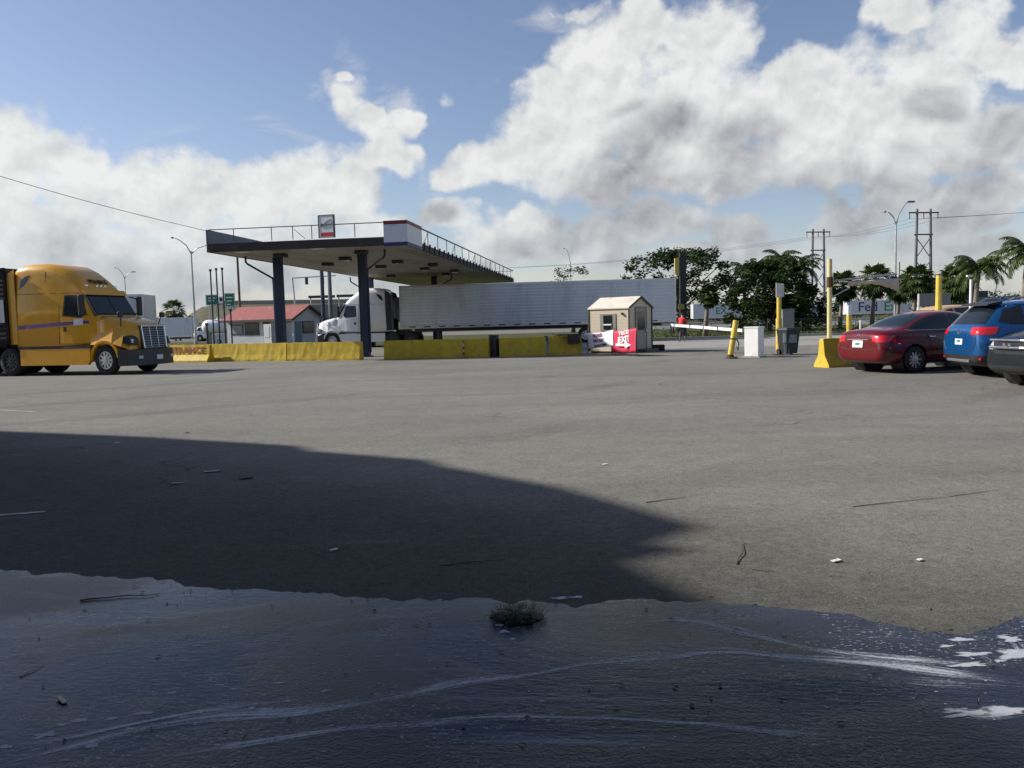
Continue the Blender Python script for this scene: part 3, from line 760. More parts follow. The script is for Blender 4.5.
# window surround
b = BM()
for sg in (-1, 1):
    pl = [(-1.64, 1.06), (-1.48, 1.035), (-.6, 1.035), (.4, 1.03), (1.05, 1.02)]
    tube(b, [(x, sg * (.845 if x > -1.5 else .80), z) for x, z in pl], .008, 6)
obj('window_trim', b, chrome, car_red)
obj('antenna', T([(-.55, 0, 1.5), (-.72, 0, 1.60)], .012, 6), black_plastic, car_red)

rz = R(-3)
lc = place_by_wheel(1022, 378.5, -1.36, -.925, rz)
car_blue = car('parked_suv', 'bright blue SUV parked tail out between the red sedan and the dark car', 'car', lc, rz, suv_spec(), blue_body, 'cars parked tail out')
plate(car_blue, -2.235, .0, .80, tilt=.05)
badge(car_blue, -2.235, 0, 1.0, .055, chrome)
obj('roof_spoiler', P_([(-1.93, 1.575), (-1.90, 1.61), (-1.62, 1.665), (-1.6, 1.60)], -.56, .56), black_plastic, car_blue)
for sg in (-1, 1): obj('reflector', B(-2.18, -2.10, sg * .74 - .08, sg * .74 + .08, .40, .45, bev=.01), lamp_red, car_blue)
obj('bumper_trim', B(-2.262, -2.22, -.48, .48, .34, .40, bev=.012), alu, car_blue)
for sg in (-1, 1): obj('roof_rail', T([(-1.5, sg * .56, 1.66), (-1.35, sg * .58, 1.735), (.1, sg * .60, 1.745), (.4, sg * .59, 1.69)], .018, 6), alu, car_blue)
obj('antenna', P_([(-1.35, 1.68), (-1.18, 1.69), (-1.34, 1.76)], -.012, .012), blue_body, car_blue)
obj('rear_wiper', T([(-2.13, .05, 1.17), (-2.07, .30, 1.24)], .009, 6), black_plastic, car_blue)

# dark car, nose to the camera side
rz = R(180 + 6)
lc = place_by_wheel(1095, 390.5, 1.34, .925, rz)
car_dark = car('parked_suv', 'dark slate car with chrome grille bars parked nose out next to the blue SUV', 'car', lc, rz, suv_spec(), slate_body)
b = BM()
tube(b, [(2.20, -.62, .90), (2.285, -.3, .905), (2.30, 0, .905), (2.285, .3, .905), (2.20, .62, .90)], .022, 8)
tube(b, [(2.22, -.60, .76), (2.30, -.3, .765), (2.31, 0, .765), (2.30, .3, .765), (2.22, .60, .76)], .03, 8)
obj('grille_bar', b, chrome, car_dark)
obj('grille', B(2.20, 2.27, -.45, .45, .62, .93, bev=.02), black_plastic, car_dark)
for sg in (-1, 1): obj('fog_light', B(2.12, 2.19, sg * .62 - .07, sg * .62 + .07, .46, .53, bev=.01), lamp_clear, car_dark)
obj('emblem', P_([(-.10, .88 - .03), (-.04, .865 - .02), (-.03, .80), (.03, .80), (.04, .845), (.10, .85), (.10, .80), (.04, .79), (.03, .75), (-.03, .75), (-.04, .79), (-.10, .80)], 2.33, 2.345, 'x'), chrome, car_dark)

from mathutils.bvhtree import BVHTree
def seams(root, side_lines, rear_lines, hw, xr):
    body = [c for c in root.children if c.name.startswith('body')][0]
    tree = BVHTree.FromPolygons([v.co for v in body.data.vertices], [tuple(p.vertices) for p in body.data.polygons])
    def run(bm, pts, axis, sg):
        P = []
        for a, b in zip(pts, pts[1:]):
            n = max(2, int(math.dist(a, b) / .06))
            for k in range(n + 1):
                t = k / n; u, w = a[0] + (b[0] - a[0]) * t, a[1] + (b[1] - a[1]) * t
                o, d = (Vector((u, sg * 2, w)), Vector((0, -sg, 0))) if axis == 'y' else (Vector((sg * 4, u, w)), Vector((-sg, 0, 0)))
                h = tree.ray_cast(o, d)
                if h[0] is not None and (axis != 'y' or abs(h[0].y) > hw * .6): P.append(h[0] - d * .001)
                elif len(P) > 1: tube(bm, P, .006, 5); P = []
                else: P = []
        if len(P) > 1: tube(bm, P, .006, 5)
    for sg in (-1, 1):
        for ln in side_lines:
            b = BM(); run(b, ln, 'y', sg); obj('door_seam', b, black_plastic, root)
    for ln in rear_lines:
        b = BM(); run(b, ln, 'x', -1); obj('trunk_seam', b, black_plastic, root)
seams(car_red, [[(.92, .98), (.90, .60), (.84, .30)], [(-.12, 1.0), (-.12, .30)], [(-.98, .98), (-.86, .62), (-.82, .32)], [(-1.0, .30), (.86, .30)]], [[(-.62, .95), (-.60, .62), (-.3, .585), (.3, .585), (.60, .62), (.62, .95)]], .885, -2.3)
seams(car_blue, [[(.85, 1.05), (.84, .62), (.80, .36)], [(-.15, 1.1), (-.15, .36)], [(-1.2, 1.1), (-.95, .7), (-.86, .38)]], [[(-.66, 1.1), (-.70, .80), (-.60, .60), (.60, .60), (.70, .80), (.66, 1.1)]], .925, -2.2)
# tan car further back, only its roof shows over the sedan
car_tan = car('parked_suv', 'tan car whose roof shows over the red sedan below the grey board', 'car', W(962, 325, 31.5) * Vector((1, 1, 0)), R(20), suv_spec(), tan_body)

# ------------------------------------------------------------------ lorries
tr_st = [(-3.9, 1.20, 1.02, 3.70, .25, 1.10), (-3.75, 1.235, 1.02, 3.80, .30, 1.10), (-3.3, 1.25, 1.02, 3.85, .35, 1.09), (-2.7, 1.25, 1.02, 3.86, .38, 1.06), (-2.2, 1.25, 1.02, 3.79, .42, 1.02), (-1.75, 1.24, 1.02, 3.60, .45, .99),
         (-1.35, 1.22, 1.02, 3.33, .42, .98), (-1.05, 1.19, 1.02, 3.04, .32, .99), (-.92, 1.16, 1.02, 2.83, .22, 1.0), (-.66, 1.12, 1.02, 2.44, .16, 1.0), (-.42, 1.08, 1.02, 2.06, .14, 1.0), (-.32, 1.05, 1.02, 1.96, .1, .98)]
def side_y(x, z, st=tr_st):
    def at(s):
        _, hw, z0, z1, r, ht = s
        zm = z0 + (z1 - r - z0) * .5; hm = hw + (ht - hw) * .3
        if z < zm: return hw + (hm - hw) * (z - z0) / (zm - z0)
        if z < z1 - r: return hm + (ht - hm) * (z - zm) / (z1 - r - zm)
        q = min(1, (z - (z1 - r)) / r); return ht - r + r * math.sqrt(max(0, 1 - q * q))
    for a, b in zip(st, st[1:]):
        if a[0] <= x <= b[0]:
            t = (x - a[0]) / (b[0] - a[0]); return at(a) * (1 - t) + at(b) * t
    return at(st[0] if x < st[0][0] else st[-1])
def panel(poly, sg, off=.012, dens=.12, th=.02):
    """patch lying on the cab side following its curve; poly in (x, z)"""
    xs = [p[0] for p in poly]; zs = [p[1] for p in poly]
    bm = BM()
    vs_ = [bm.verts.new((x, 0, z)) for x, z in poly]
    bm.faces.new(vs_)
    for ax, lo, hi in ((0, min(xs), max(xs)), (2, min(zs), max(zs))):
        n = int((hi - lo) / dens)
        for k in range(1, n + 1):
            c = [0, 0, 0]; c[ax] = lo + k * dens; nr = [0, 0, 0]; nr[ax] = 1
            bmesh.ops.bisect_plane(bm, geom=bm.verts[:] + bm.edges[:] + bm.faces[:], plane_co=c, plane_no=nr)
    for v in bm.verts: v.co.y = sg * (side_y(v.co.x, v.co.z) + off)
    r = bmesh.ops.extrude_face_region(bm, geom=bm.faces[:])
    for e in r['geom']:
        if isinstance(e, bmesh.types.BMVert): e.co.y -= sg * th
    bmesh.ops.recalc_face_normals(bm, faces=bm.faces)
    return bm
def tractor(name, label, loc, rz, paint, stripe=None, lettering=None, group=None, sx=1.0, defl=None):
    t = thing(name, label, 'truck', loc, rz, group); t.scale = (sx, 1, 1.035)
    cab = loft(BM(), [rrect(s[0], s[1], s[2], s[3], s[4], 5, s[5]) for s in tr_st])
    for f in cab.faces: f.smooth = True
    c = obj('cab', cab, paint, t)
    for f in c.data.polygons: f.use_smooth = len(f.vertices) == 4
    hood_st = [(-.5, 1.08, .98, 2.02, .22), (0, 1.05, .98, 1.96, .26), (.45, .98, .98, 1.87, .28), (.85, .88, .95, 1.76, .28), (1.08, .76, .9, 1.64, .25), (1.13, .66, .88, 1.56, .2)]
    h = obj('hood', loft(BM(), [rrect(*s, 5, s[1] - .06) for s in hood_st]), paint, t)
    for f in h.data.polygons: f.use_smooth = len(f.vertices) == 4
    # visor strip over the windshield and its marker lamps
    obj('sun_visor', P_([(-1.02, 2.86), (-.84, 2.74), (-.76, 2.74), (-.90, 2.92)], -1.03, 1.03), paint, t)
    for k, y in enumerate((-.72, -.2, 0, .2, .72)): obj('marker_lamp', B(-1.12, -1.02, y - .06, y + .06, 3.02, 3.09, bev=.015), lamp_clear, t)
    # windshield in its black seal
    def slant(x0, z0, x1, z1, y0a, y1a, y0b, y1b, th=.03):
        b = BM(); d = Vector((x1 - x0, 0, z1 - z0)).normalized(); n = Vector((-d.z, 0, d.x)) * -1
        if n.x < 0: n = -n
        q = [Vector((x0, y0a, z0)), Vector((x0, y1a, z0)), Vector((x1, y1b, z1)), Vector((x1, y0b, z1))]
        A = [b.verts.new(p + n * th) for p in q]; C = [b.verts.new(p - n * .08) for p in q]
        b.faces.new(A); b.faces.new(C[::-1])
        for i in range(4): b.faces.new((A[i], C[i], C[(i + 1) % 4], A[(i + 1) % 4]))
        bmesh.ops.recalc_face_normals(b, faces=b.faces); return b
    sf = obj('windshield_seal', slant(-.40, 2.03, -.90, 2.78, -1.03, 1.03, -.99, .99, .02), black_plastic, t)
    for sg in (-1, 1):
        obj('windshield', slant(-.43, 2.085, -.87, 2.735, sg * .02, sg * .98, sg * .02, sg * .94, .03), glass_dark, t)
    for sg in (-1, 1):
        obj('window_seal', panel([(-1.78, 2.02), (-1.0, 1.96), (-.80, 2.10), (-1.0, 2.68), (-1.1, 2.74), (-1.74, 2.74)], sg, .008), black_plastic, t)
        obj('side_window', panel([(-1.72, 2.07), (-1.02, 2.01), (-.87, 2.12), (-1.04, 2.65), (-1.12, 2.69), (-1.68, 2.69)], sg, .014), glass_dark, t)
        obj('sleeper_window', panel([(-3.72, 2.98), (-3.62, 3.28), (-3.44, 3.42), (-3.22, 3.45), (-3.34, 3.28), (-3.5, 3.1)], sg, .012), glass_dark, t)
        # door and cab seams as thin recessed-looking strips
        dr = obj('door', panel([(-1.86, 1.10), (-.62, 1.10), (-.62, 1.95), (-1.0, 1.93), (-1.80, 1.99), (-1.86, 1.95)], sg, .006), paint, t)
        obj('door_handle', panel([(-1.74, 1.50), (-1.74, 1.66), (-1.62, 1.66), (-1.62, 1.50)], sg, .02), black_plastic, dr)
        for a_, b_ in (((-1.93, 1.06), (-1.93, 2.82)), ((-2.55, 2.82), (-2.55, 3.55))):
            obj('seam', panel([(a_[0] - .009, a_[1]), (a_[0] + .009, a_[1]), (b_[0] + .009, b_[1]), (b_[0] - .009, b_[1])], sg, .006), black_plastic, t)
        obj('seam', panel([(-3.86, 2.80), (-1.15, 2.80), (-1.15, 2.815), (-3.86, 2.815)], sg, .006), black_plastic, t)
        # cab edge trim, side skirts over the tanks
        obj('sill', B(-3.85, -.55, sg * 1.19 - .05, sg * 1.19 + .05, .92, 1.02), black_plastic, t)
        obj('side_fairing', P_([(-3.78, .36), (-.72, .36), (-.62, .5), (-.60, .93), (-3.78, .93)], sg * 1.10, sg * 1.235), paint, t)
        obj('fuel_tank', T([(-3.6, sg * .84, .66), (-1.0, sg * .84, .66)], .27, 16), alu, t)
        obj('step', B(-1.75, -.95, sg * 1.13 - .11, sg * 1.13 + .112, .935, .965), alu, t)
        # fender arch
        fa = BM(); n = 14
        outer = [(.67 * math.cos(a), .50 + .67 * math.sin(a)) for a in [R(8 + k * 172 / n) for k in range(n + 1)]]
        inner = [(.56 * math.cos(a), .50 + .60 * math.sin(a)) for a in [R(8 + k * 172 / n) for k in range(n + 1)]]
        prism(fa, outer + inner[::-1], sg * .80, sg * 1.20)
        obj('fender', fa, paint, t)
        fs = loft(BM(), [[(.30, sg * .86, 1.10), (.30, sg * 1.18, 1.06), (.30, sg * .94, 1.78)], [(.75, sg * .80, 1.05), (.72, sg * 1.17, .95), (.78, sg * .84, 1.62)], [(1.10, sg * .62, .86), (1.02, sg * 1.12, .84), (1.06, sg * .66, 1.42)]])
        obj('fender_shoulder', fs, paint, t)
        fs2 = loft(BM(), [[(.32, sg * .86, 1.05), (.32, sg * 1.185, 1.06), (.32, sg * .96, 1.6)], [(-.62, sg * .86, 1.03), (-.62, sg * 1.17, 1.03), (-.62, sg * 1.0, 1.55)]])
        obj('fender_shoulder', fs2, paint, t)
        hl = loft(BM(), [[(.80, sg * 1.175, 1.06), (.80, sg * 1.12, 1.30), (.98, sg * .86, 1.32), (.98, sg * .80, 1.04)], [(1.08, sg * 1.10, 1.0), (1.04, sg * 1.04, 1.24), (1.17, sg * .80, 1.24), (1.19, sg * .74, .98)]])
        hl_o = obj('headlight', hl, black_plastic, t)
        obj('lens', B(1.03, 1.12, sg * .95 - .09, sg * .95 + .09, 1.06, 1.2, bev=.02), lamp_clear, hl_o)
        # mirrors
        mb = BM(); tube(mb, [(-.72, sg * 1.12, 2.05), (-.60, sg * 1.42, 2.12)], .025, 6)
        tube(mb, [(-.76, sg * 1.10, 2.70), (-.60, sg * 1.42, 2.62)], .025, 6); box(mb, -.68, -.54, sg * 1.48 - .11, sg * 1.48 + .11, 2.02, 2.72, bev=.04)
        obj('mirror', mb, black_plastic, t)
        mb = BM(); tube(mb, [(.62, sg * .98, 1.62), (.72, sg * 1.10, 2.0)], .022, 6); box(mb, .66, .78, sg * 1.12 - .10, sg * 1.12 + .10, 1.93, 2.12, bev=.04)
        obj('hood_mirror', mb, black_plastic, t)
        obj('roof_deflector', P_([(-4.25, 1.10), (-3.88, 1.10), (-3.88, 3.66), (-4.15, 3.55), (-4.25, 3.3)], sg * 1.19, sg * 1.155), defl or paint, t)
        wheel(t, 0, sg * 1.02, .50, .29, alu, side=sg, spokes=10, rr_=.58)
        for xx in (-3.75 - .55, -3.75 - 1.85):
            wheel(t, xx, sg * .93, .50, .58, dark_steel, side=sg, spokes=10, rr_=.58)
        if stripe:
            st_ = obj('stripe', panel([(-3.86, 1.60), (-1.92, 1.70), (-.70, 1.76), (-.70, 1.86), (-1.92, 1.82), (-3.86, 1.73)], sg, .013), stripe, t)
            obj('door_decal', panel([(-1.30, 1.70), (-.92, 1.72), (-.92, 1.93), (-1.30, 1.91)], sg, .018), white_paint, t)
    # grille: chrome surround, dark mesh, bars
    def gx(z): return 1.275 - (z - .86) * .12
    gb = BM()
    for (ya, za, yb, zb) in ((-.60, .88, .60, .88), (-.62, 1.64, .62, 1.64), (-.60, .88, -.62, 1.64), (.60, .88, .62, 1.64), (-.2, .88, -.2, 1.64), (.2, .88, .2, 1.64)):
        tube(gb, [(gx(za), ya, za), (gx(zb), yb, zb)], .035 if abs(ya) > .3 or za == zb else .014, 6)
    for k in range(8):
        z = .96 + k * .082; tube(gb, [(gx(z), -.60, z), (gx(z), .60, z)], .010, 4)
    obj('grille', P_([(1.10, .88), (gx(.88) - .01, .88), (gx(1.64) - .01, 1.64), (1.0, 1.64)], -.61, .61), black_plastic, t)
    obj('grille_frame', gb, chrome, t)
    bp = P_([(.60, -1.22), (1.05, -1.19), (1.28, -.95), (1.40, -.5), (1.44, 0), (1.40, .5), (1.28, .95), (1.05, 1.19), (.60, 1.22)], .30, .84, 'z')
    bo = obj('front_bumper', bp, dark_steel, t)
    obj('license_plate', B(1.43, 1.45, -.16, .16, .48, .63), white_paint, bo)
    for sg in (-1, 1): obj('fog_light', B(1.27, 1.335, sg * .84 - .09, sg * .84 + .09, .52, .62, bev=.015), lamp_clear, bo)
    cb = BM()
    for sg in (-1, 1): box(cb, -6.1, .9, sg * .42 - .05, sg * .42 + .05, .72, .98)
    box(cb, .3, .9, -.5, .5, .4, 1.0)
    obj('chassis', cb, dark_steel, t)
    obj('axle', T([(0, -.9, .5), (0, .9, .5)], .07, 8), dark_steel, t)
    obj('fifth_wheel', B(-5.4, -4.4, -.5, .5, .99, 1.12, bev=.03), dark_steel, t)
    obj('exhaust_stack', T([(-4.12, .8, 1.1), (-4.12, .8, 3.4)], .09, 10), dark_steel, t)
    if lettering:
        text('lettering', lettering, .27, black_txt, t, (-1.165, 0, 3.21), (0, 1, 0), (-.72, 0, .69), sx=1.0, bold=.0, thick=.02)
    return t

def trailer_mat(name, col, rib=5.2, wash=(.3, .31, .33)):
    m, nt, p = NT(name); v = coordsO(nt)
    wv = N(nt, 'ShaderNodeTexWave'); wv.wave_type = 'BANDS'; wv.bands_direction = 'Z'; wv.inputs['Scale'].default_value = rib
    L(nt, v, wv.inputs['Vector'])
    wx = N(nt, 'ShaderNodeTexWave'); wx.bands_direction = 'X'; wx.inputs['Scale'].default_value = .52; L(nt, v, wx.inputs['Vector'])
    n = noisen(nt, mapping(nt, v, (1, 1, .25)), 1.2, 6, .65)
    c = mixc(nt, mapr(nt, n, .45, .75, 0, .45), col, wash)
    c = mixc(nt, mapr(nt, wv.outputs['Fac'], .0, .16, .22, 0), c, (.2, .2, .21))
    c = mixc(nt, mapr(nt, wx.outputs['Fac'], .0, .003, .12, 0), c, (.15, .15, .16))
    L(nt, c, p.inputs['Base Color']); p.inputs['Roughness'].default_value = .42; p.inputs['Metallic'].default_value = .15
    b = N(nt, 'ShaderNodeBump'); b.inputs['Strength'].default_value = .5; b.inputs['Distance'].default_value = .015
    L(nt, wv.outputs['Fac'], b.inputs['Height']); L(nt, b.outputs[0], p.inputs['Normal'])
    return m
tm_white = trailer_mat('trailer_skin', (.60, .63, .66), 1.5)
tm_far = trailer_mat('trailer_far', (.62, .64, .66), 3)
tm_black = trailer_mat('trailer_dark', (.008, .008, .011), 2, (.012, .012, .016))
_p = tm_black.node_tree.nodes['Principled BSDF']; _p.inputs['Roughness'].default_value = .6; _p.inputs['Specular IOR Level'].default_value = .15; _p.inputs['Metallic'].default_value = 0
def trailer(name, label, loc, rz, Ln, mat, z0=1.18, z1=4.05, hw=1.28, cat='trailer', rail=True, wheels=True, group=None, panelm=None, sc=1, tand=None, framem=None):
    t = thing(name, label, cat, loc, rz, group, sc)
    obj('box_body', B(0, Ln, -hw, hw, z0, z1, bev=.02), mat, t)
    fb_ = BM()
    for sg in (-1, 1):
        box(fb_, -.02, .10, sg * hw - .02, sg * hw + .02, z0 - .02, z1 + .015)
        box(fb_, Ln - .10, Ln + .02, sg * hw - .02, sg * hw + .02, z0 - .02, z1 + .015)
        box(fb_, .1, Ln - .1, sg * hw - .018, sg * hw + .018, z1 - .10, z1 + .012)
    obj('corner_frame', fb_, framem or alu, t)
    for sg in (-1, 1):
        ro = obj('bottom_rail', B(.1, Ln - .1, sg * hw - .025, sg * hw + .025, z0 - .03, z0 + .16), framem or alu, t)
        if rail:
            rb = BM(); n = int(Ln / 1.05)
            for k in range(n):
                x = .6 + k * (Ln - 1.2) / n
                box(rb, x, x + .42, sg * (hw + .024), sg * (hw + .032), z0 + .05, z0 + .12)
            obj('reflective_tape', rb, black_plastic, ro)
    ub = BM()
    for sg in (-1, 1): box(ub, .8, Ln - .3, sg * .5 - .06, sg * .5 + .06, z0 - .25, z0 - .04)
    obj('chassis', ub, dark_steel, t)
    if wheels:
        for sg in (-1, 1):
            lg = BM(); box(lg, 2.3, 2.45, sg * .75 - .07, sg * .75 + .07, .12, z0 - .03); box(lg, 2.2, 2.55, sg * .75 - .13, sg * .75 + .13, .06, .12)
            obj('landing_leg', lg, dark_steel, t)
        tx = tand if tand else Ln - 2.6
        for xx in (tx, tx + 1.25):
            for sg in (-1, 1): wheel(t, xx, sg * .95, .5, .58, alu, side=sg, spokes=8, rr_=.56)
        for sg in (-1, 1): obj('mud_flap', B(tx + 1.85, tx + 1.87, sg * .95 - .3, sg * .95 + .3, .25, z0 - .05), black_rubber, t)
        rb = BM(); box(rb, Ln - .12, Ln - .02, -1.15, 1.15, .5, .6); box(rb, Ln - .12, Ln - .04, -.6, -.5, .6, z0 - .03); box(rb, Ln - .12, Ln - .04, .5, .6, .6, z0 - .03)
        obj('underride_bar', rb, dark_steel, t)
    return t

# yellow tractor on the west side and its trailer
trz = R(-13)
tl = place_by_wheel(106, 375.2, 0, -1.18, trz)
tractor('semi_truck', 'yellow sleeper cab semi truck with violet side stripe and dark bumper', tl, trz, truck_yellow, purple_stripe, 'PENSKE', sx=.915, defl=truck_yellow)
c_, s_ = math.cos(trz), math.sin(trz)
tf = tl + Vector((c_ * -3.86, s_ * -3.86, 0))
dk = trailer('cargo_trailer', 'black box trailer with a pale grey side panel coupled behind the yellow truck', tf, trz + PI, 14, tm_black, z0=1.15, z1=3.86, hw=1.25, rail=False, framem=M('black_frame', (.006, .006, .007), .8, var=.1, spec=.1))
obj('side_panel', B(.12, 7.4, 1.255, 1.275, 1.93, 2.74), M('pale_panel', (.42, .43, .45), .5, var=.1), dk)
text('side_lettering', 'LEASING', .22, white_txt, dk, (2.6, 1.262, 3.0), (-1, 0, 0), (0, 0, 1))

# white tractor + long trailer under the canopy
wz = R(180 - 3.6)
wl = Vector((X(311, 54) + 1.42, 55.4, 0))
tractor('semi_truck', 'white sleeper cab semi truck waiting under the fuel canopy', wl, wz, truck_white, sx=.96, defl=black_plastic)
tq = Vector((X(402, 53) - .02, 54.3, 0))
wt = trailer('cargo_trailer', 'long pale white semi trailer standing behind the yellow barriers and the booth', tq, R(-3.9), 18.0, tm_white, z0=1.22, z1=4.02, tand=12.2)
obj('nose_unit', B(-.5, -.03, -.9, .9, 1.9, 3.3, bev=.05), M('reefer_grey', (.03, .03, .032), .6), wt)
# far container trailer behind the yellow truck
tb = G(192, 341)
trailer('cargo_trailer', 'small grey-white box trailer between the yellow truck and the tall lamp', Vector((tb.x, tb.y + 1.3, 0)), PI, 8.5, tm_far, z0=.6, z1=3.2, hw=1.2, wheels=True, rail=False)
trailer('cargo_trailer', 'white box trailer standing upright beyond the roof of the yellow truck', Vector((X(138, 55), 57, 0)), PI + R(6), 13, tm_far, z0=1.1, z1=4.05, wheels=True, rail=False)

# street lorries
def far_truck(px, pr, Y, label, z1, txt=None, cabside=None, z0=1.1):
    """box seen from px to pr at distance Y"""
    x0 = X(px, Y); x1 = X(pr, Y)
    if cabside is None:
        t = trailer('cargo_trailer', label, Vector((x0, Y, 0)), 0, x1 - x0, tm_far, z0=z0, z1=z1, rail=False, group=None)
    else:
        t = trailer('box_truck', label, Vector((x0 + 2.6, Y, 0)), 0, x1 - x0 - 2.6, tm_far, z0=.9, z1=z1, rail=False, cat='truck', tand=(x1 - x0) - 5)
        st = [(-2.6, .95, .5, 1.35, .2), (-2.3, 1.1, .45, 1.6, .25), (-1.6, 1.1, .45, 1.75, .25), (-1.1, 1.1, .45, 2.45, .25), (-.1, 1.1, .5, 2.6, .25)]
        cb_ = obj('cab', loft(BM(), [rrect(*s, 4) for s in st]), truck_white, t)
        obj('side_window', B(-1.2, -.5, -1.12, -1.08, 1.65, 2.25), glass_dark, t)
        obj('windshield', P_([(-1.60, 1.74), (-1.62, 1.78), (-1.14, 2.42), (-1.10, 2.38)], -.95, .95), glass_dark, t)
        wheel(t, -1.7, -.95, .45, .28, alu, side=-1); wheel(t, -1.7, .95, .45, .28, alu, side=1)
    if txt:
        for s_, m_, sz, xx, zz in txt: text('lettering', s_, sz, m_, t, (xx, -1.30, zz), (1, 0, 0), (0, 0, 1), bold=.03, align='LEFT', sx=1.05)
    return t
far_truck(845, 927, 185, 'white trailer lettered FedEx passing on the street behind the palms', 4.15, [('Fed', blue_txt, 3.0, 2.4, 2.65), ('Ex', green_txt, 3.0, 8.3, 2.65)])
far_truck(692, 740, 168, 'white trailer with green letters EX passing beyond the oak', 4.1, [('EX', green_txt, 1.9, 4.6, 2.5)])
far_truck(788, 824, 175, 'white box truck with blue lettering driving on the far street', 3.5, [('LINES', blue_txt, 1.3, 1.6, 2.5)], cabside=1)

# ------------------------------------------------------------------ jersey barriers
def barrier(label, A, Bp, group=None, hgt=.81, seed=0, mat=yellow_paint, slab=False):
    d = (Bp - A); Ln = d.length; rz = math.atan2(d.y, d.x)
    prof = [(0, 0), (.0, .075), (.17, .33), (.225, hgt), (.375, hgt), (.43, .33), (.6, .075), (.6, 0)]
    if slab: prof = [(0, 0), (.0, .08), (.03, .30), (.06, hgt), (.34, hgt), (.37, .3), (.40, .08), (.40, 0)]
    n = max(6, int(Ln / .16)); rings = []
    for i in range(n + 1):
        x = Ln * i / n; ring = []
        for k, (y, z) in enumerate(prof):
            q = mnoise.fractal(Vector((x * 3 + seed * 7, y * 5, z * 4)), 1, 2, 4) * .014
            e = .012 if i in (0, n) else 0
            ring.append((x, y + (q if y < .3 else -q), z - (abs(q) * 1.2 + e if z > .7 else 0)))
        rings.append(ring)
    o = obj('barrier', loft(BM(), rings), mat, None, loc=(A.x, A.y, 0), rz=rz)
    tag(o, label, 'barrier', group); return o, Ln
gB = 'yellow concrete barriers in a line'
bl = [((208.5, 361.6), (286, 361.0), 'long yellow concrete barrier standing between the ENTRANCE barrier and the next seam'),
      ((287, 361.0), (359.5, 360.2), 'yellow concrete barrier ending against the near canopy column by the white truck'),
      ((384, 359.2), (462, 358.0), 'yellow concrete barrier starting just past the near canopy column'),
      ((464.5, 357.8), (488, 357.4), 'short yellow barrier piece between the red-striped stub and the black drum'),
      ((499.5, 356.9), (546, 355.6), 'chipped yellow barrier with a broken top edge beside the black drum'),
      ((549, 355.4), (582, 354.6), 'yellow barrier nearest the banner with a black box over its top')]
for i, (a, b, lab) in enumerate(bl):
    barrier(lab, G(*a), G(*b), gB, seed=i, slab=True)
Bq = G(207, 362.2); dv = Vector((math.cos(R(-20)), math.sin(R(-20)), 0))
eb, Ln = barrier('yellow barrier with faded red word ENTRANCE angled behind the truck bumper', Bq - dv * 3.1, Bq, gB, seed=9)
lt = textbm('ENTRANCE', .40, .004, 'CENTER', .008)
for v in lt.verts:
    x, u = v.co.x * 1.2 + 1.62, v.co.y + .55
    v.co = Vector((x, .17 + (u - .33) * .115 - .02 + v.co.z, u))
obj('lettering', lt, rust_txt, eb)
A = G(829, 367.9); dv = Vector((math.cos(R(20)), math.sin(R(20)), 0))
barrier('yellow barrier with pale end standing behind the red sedan', A, A + dv * 3.0, None, seed=20)

def mk(name, label, cat, bm, mat, group=None, loc=None, rz=0, smooth=False):
    return tag(obj(name, bm, mat, None, smooth, loc, rz), label, cat, group)
# small things among the barriers
g = G(494, 357)
dr = thing('drum', 'black plastic drum standing in the gap between two yellow barriers', 'drum', (g.x, g.y + .3, 0))
obj('barrel', loft(BM(), [[(r_ * math.cos(2 * PI * k / 20), r_ * math.sin(2 * PI * k / 20), z) for k in range(20)] for r_, z in ((.2, 0), (.22, .02), (.22, .3), (.235, .32), (.22, .34), (.22, .6), (.235, .62), (.22, .64), (.22, .86), (.2, .9))]), black_plastic, dr)
obj('lid', T([(0, 0, .9), (0, 0, .94)], .235, 20), black_plastic, dr)
g = G(463.2, 358)
st = thing('marker_stub', 'low white post with red bands between two yellow barriers', 'post', (g.x, g.y + .25, 0))
obj('post', T([(0, 0, 0), (0, 0, .62)], .05, 10), white_paint, st)
for z in (.12, .36): obj('band', T([(0, 0, z), (0, 0, z + .12)], .054, 10), red_txt, st)
g = G(546.5, 355.6)
st = thing('junction_post', 'grey post with a small green box standing at the barrier gap', 'post', (g.x, g.y + .25, 0))
obj('post', B(-.04, .04, -.04, .04, 0, .7), galv, st); obj('cap_box', B(-.09, .09, -.07, .07, .62, .84, bev=.01), green_sign, st)
g = G(574, 355)
b = BM(); box(b, -.25, .28, -.02, .10, .48, .86, bev=.02); box(b, -.7, .28, -.02, .45, .84, .90, bev=.02)
mk('cable_box', 'black box hooked over the top edge of a yellow barrier', 'box', b, black_plastic, loc=(g.x, g.y + .02, 0), rz=0)

# ------------------------------------------------------------------ guard booth
def siding(name, col):
    m, nt, p = NT(name); v = coordsO(nt)
    wv = N(nt, 'ShaderNodeTexWave'); wv.wave_profile = 'SAW'; wv.bands_direction = 'Z'; wv.inputs['Scale'].default_value = 2.2; L(nt, v, wv.inputs['Vector'])
    n = noisen(nt, v, 1.6, 6, .6)
    c = mixc(nt, mapr(nt, n, .5, .8, 0, .4), col, (.40, .35, .26))
    c = mixc(nt, mapr(nt, wv.outputs['Fac'], .0, .12, .55, 0), c, (.14, .12, .09))
    L(nt, c, p.inputs['Base Color']); p.inputs['Roughness'].default_value = .7
    b = N(nt, 'ShaderNodeBump'); b.inputs['Strength'].default_value = .7; b.inputs['Distance'].default_value = .02
    L(nt, wv.outputs['Fac'], b.inputs['Height']); L(nt, b.outputs[0], p.inputs['Normal'])
    return m
sid = siding('booth_siding', (.66, .57, .42)); sid_w = siding('office_siding', (.60, .62, .64))
g = G(629, 353.2); al = R(38)
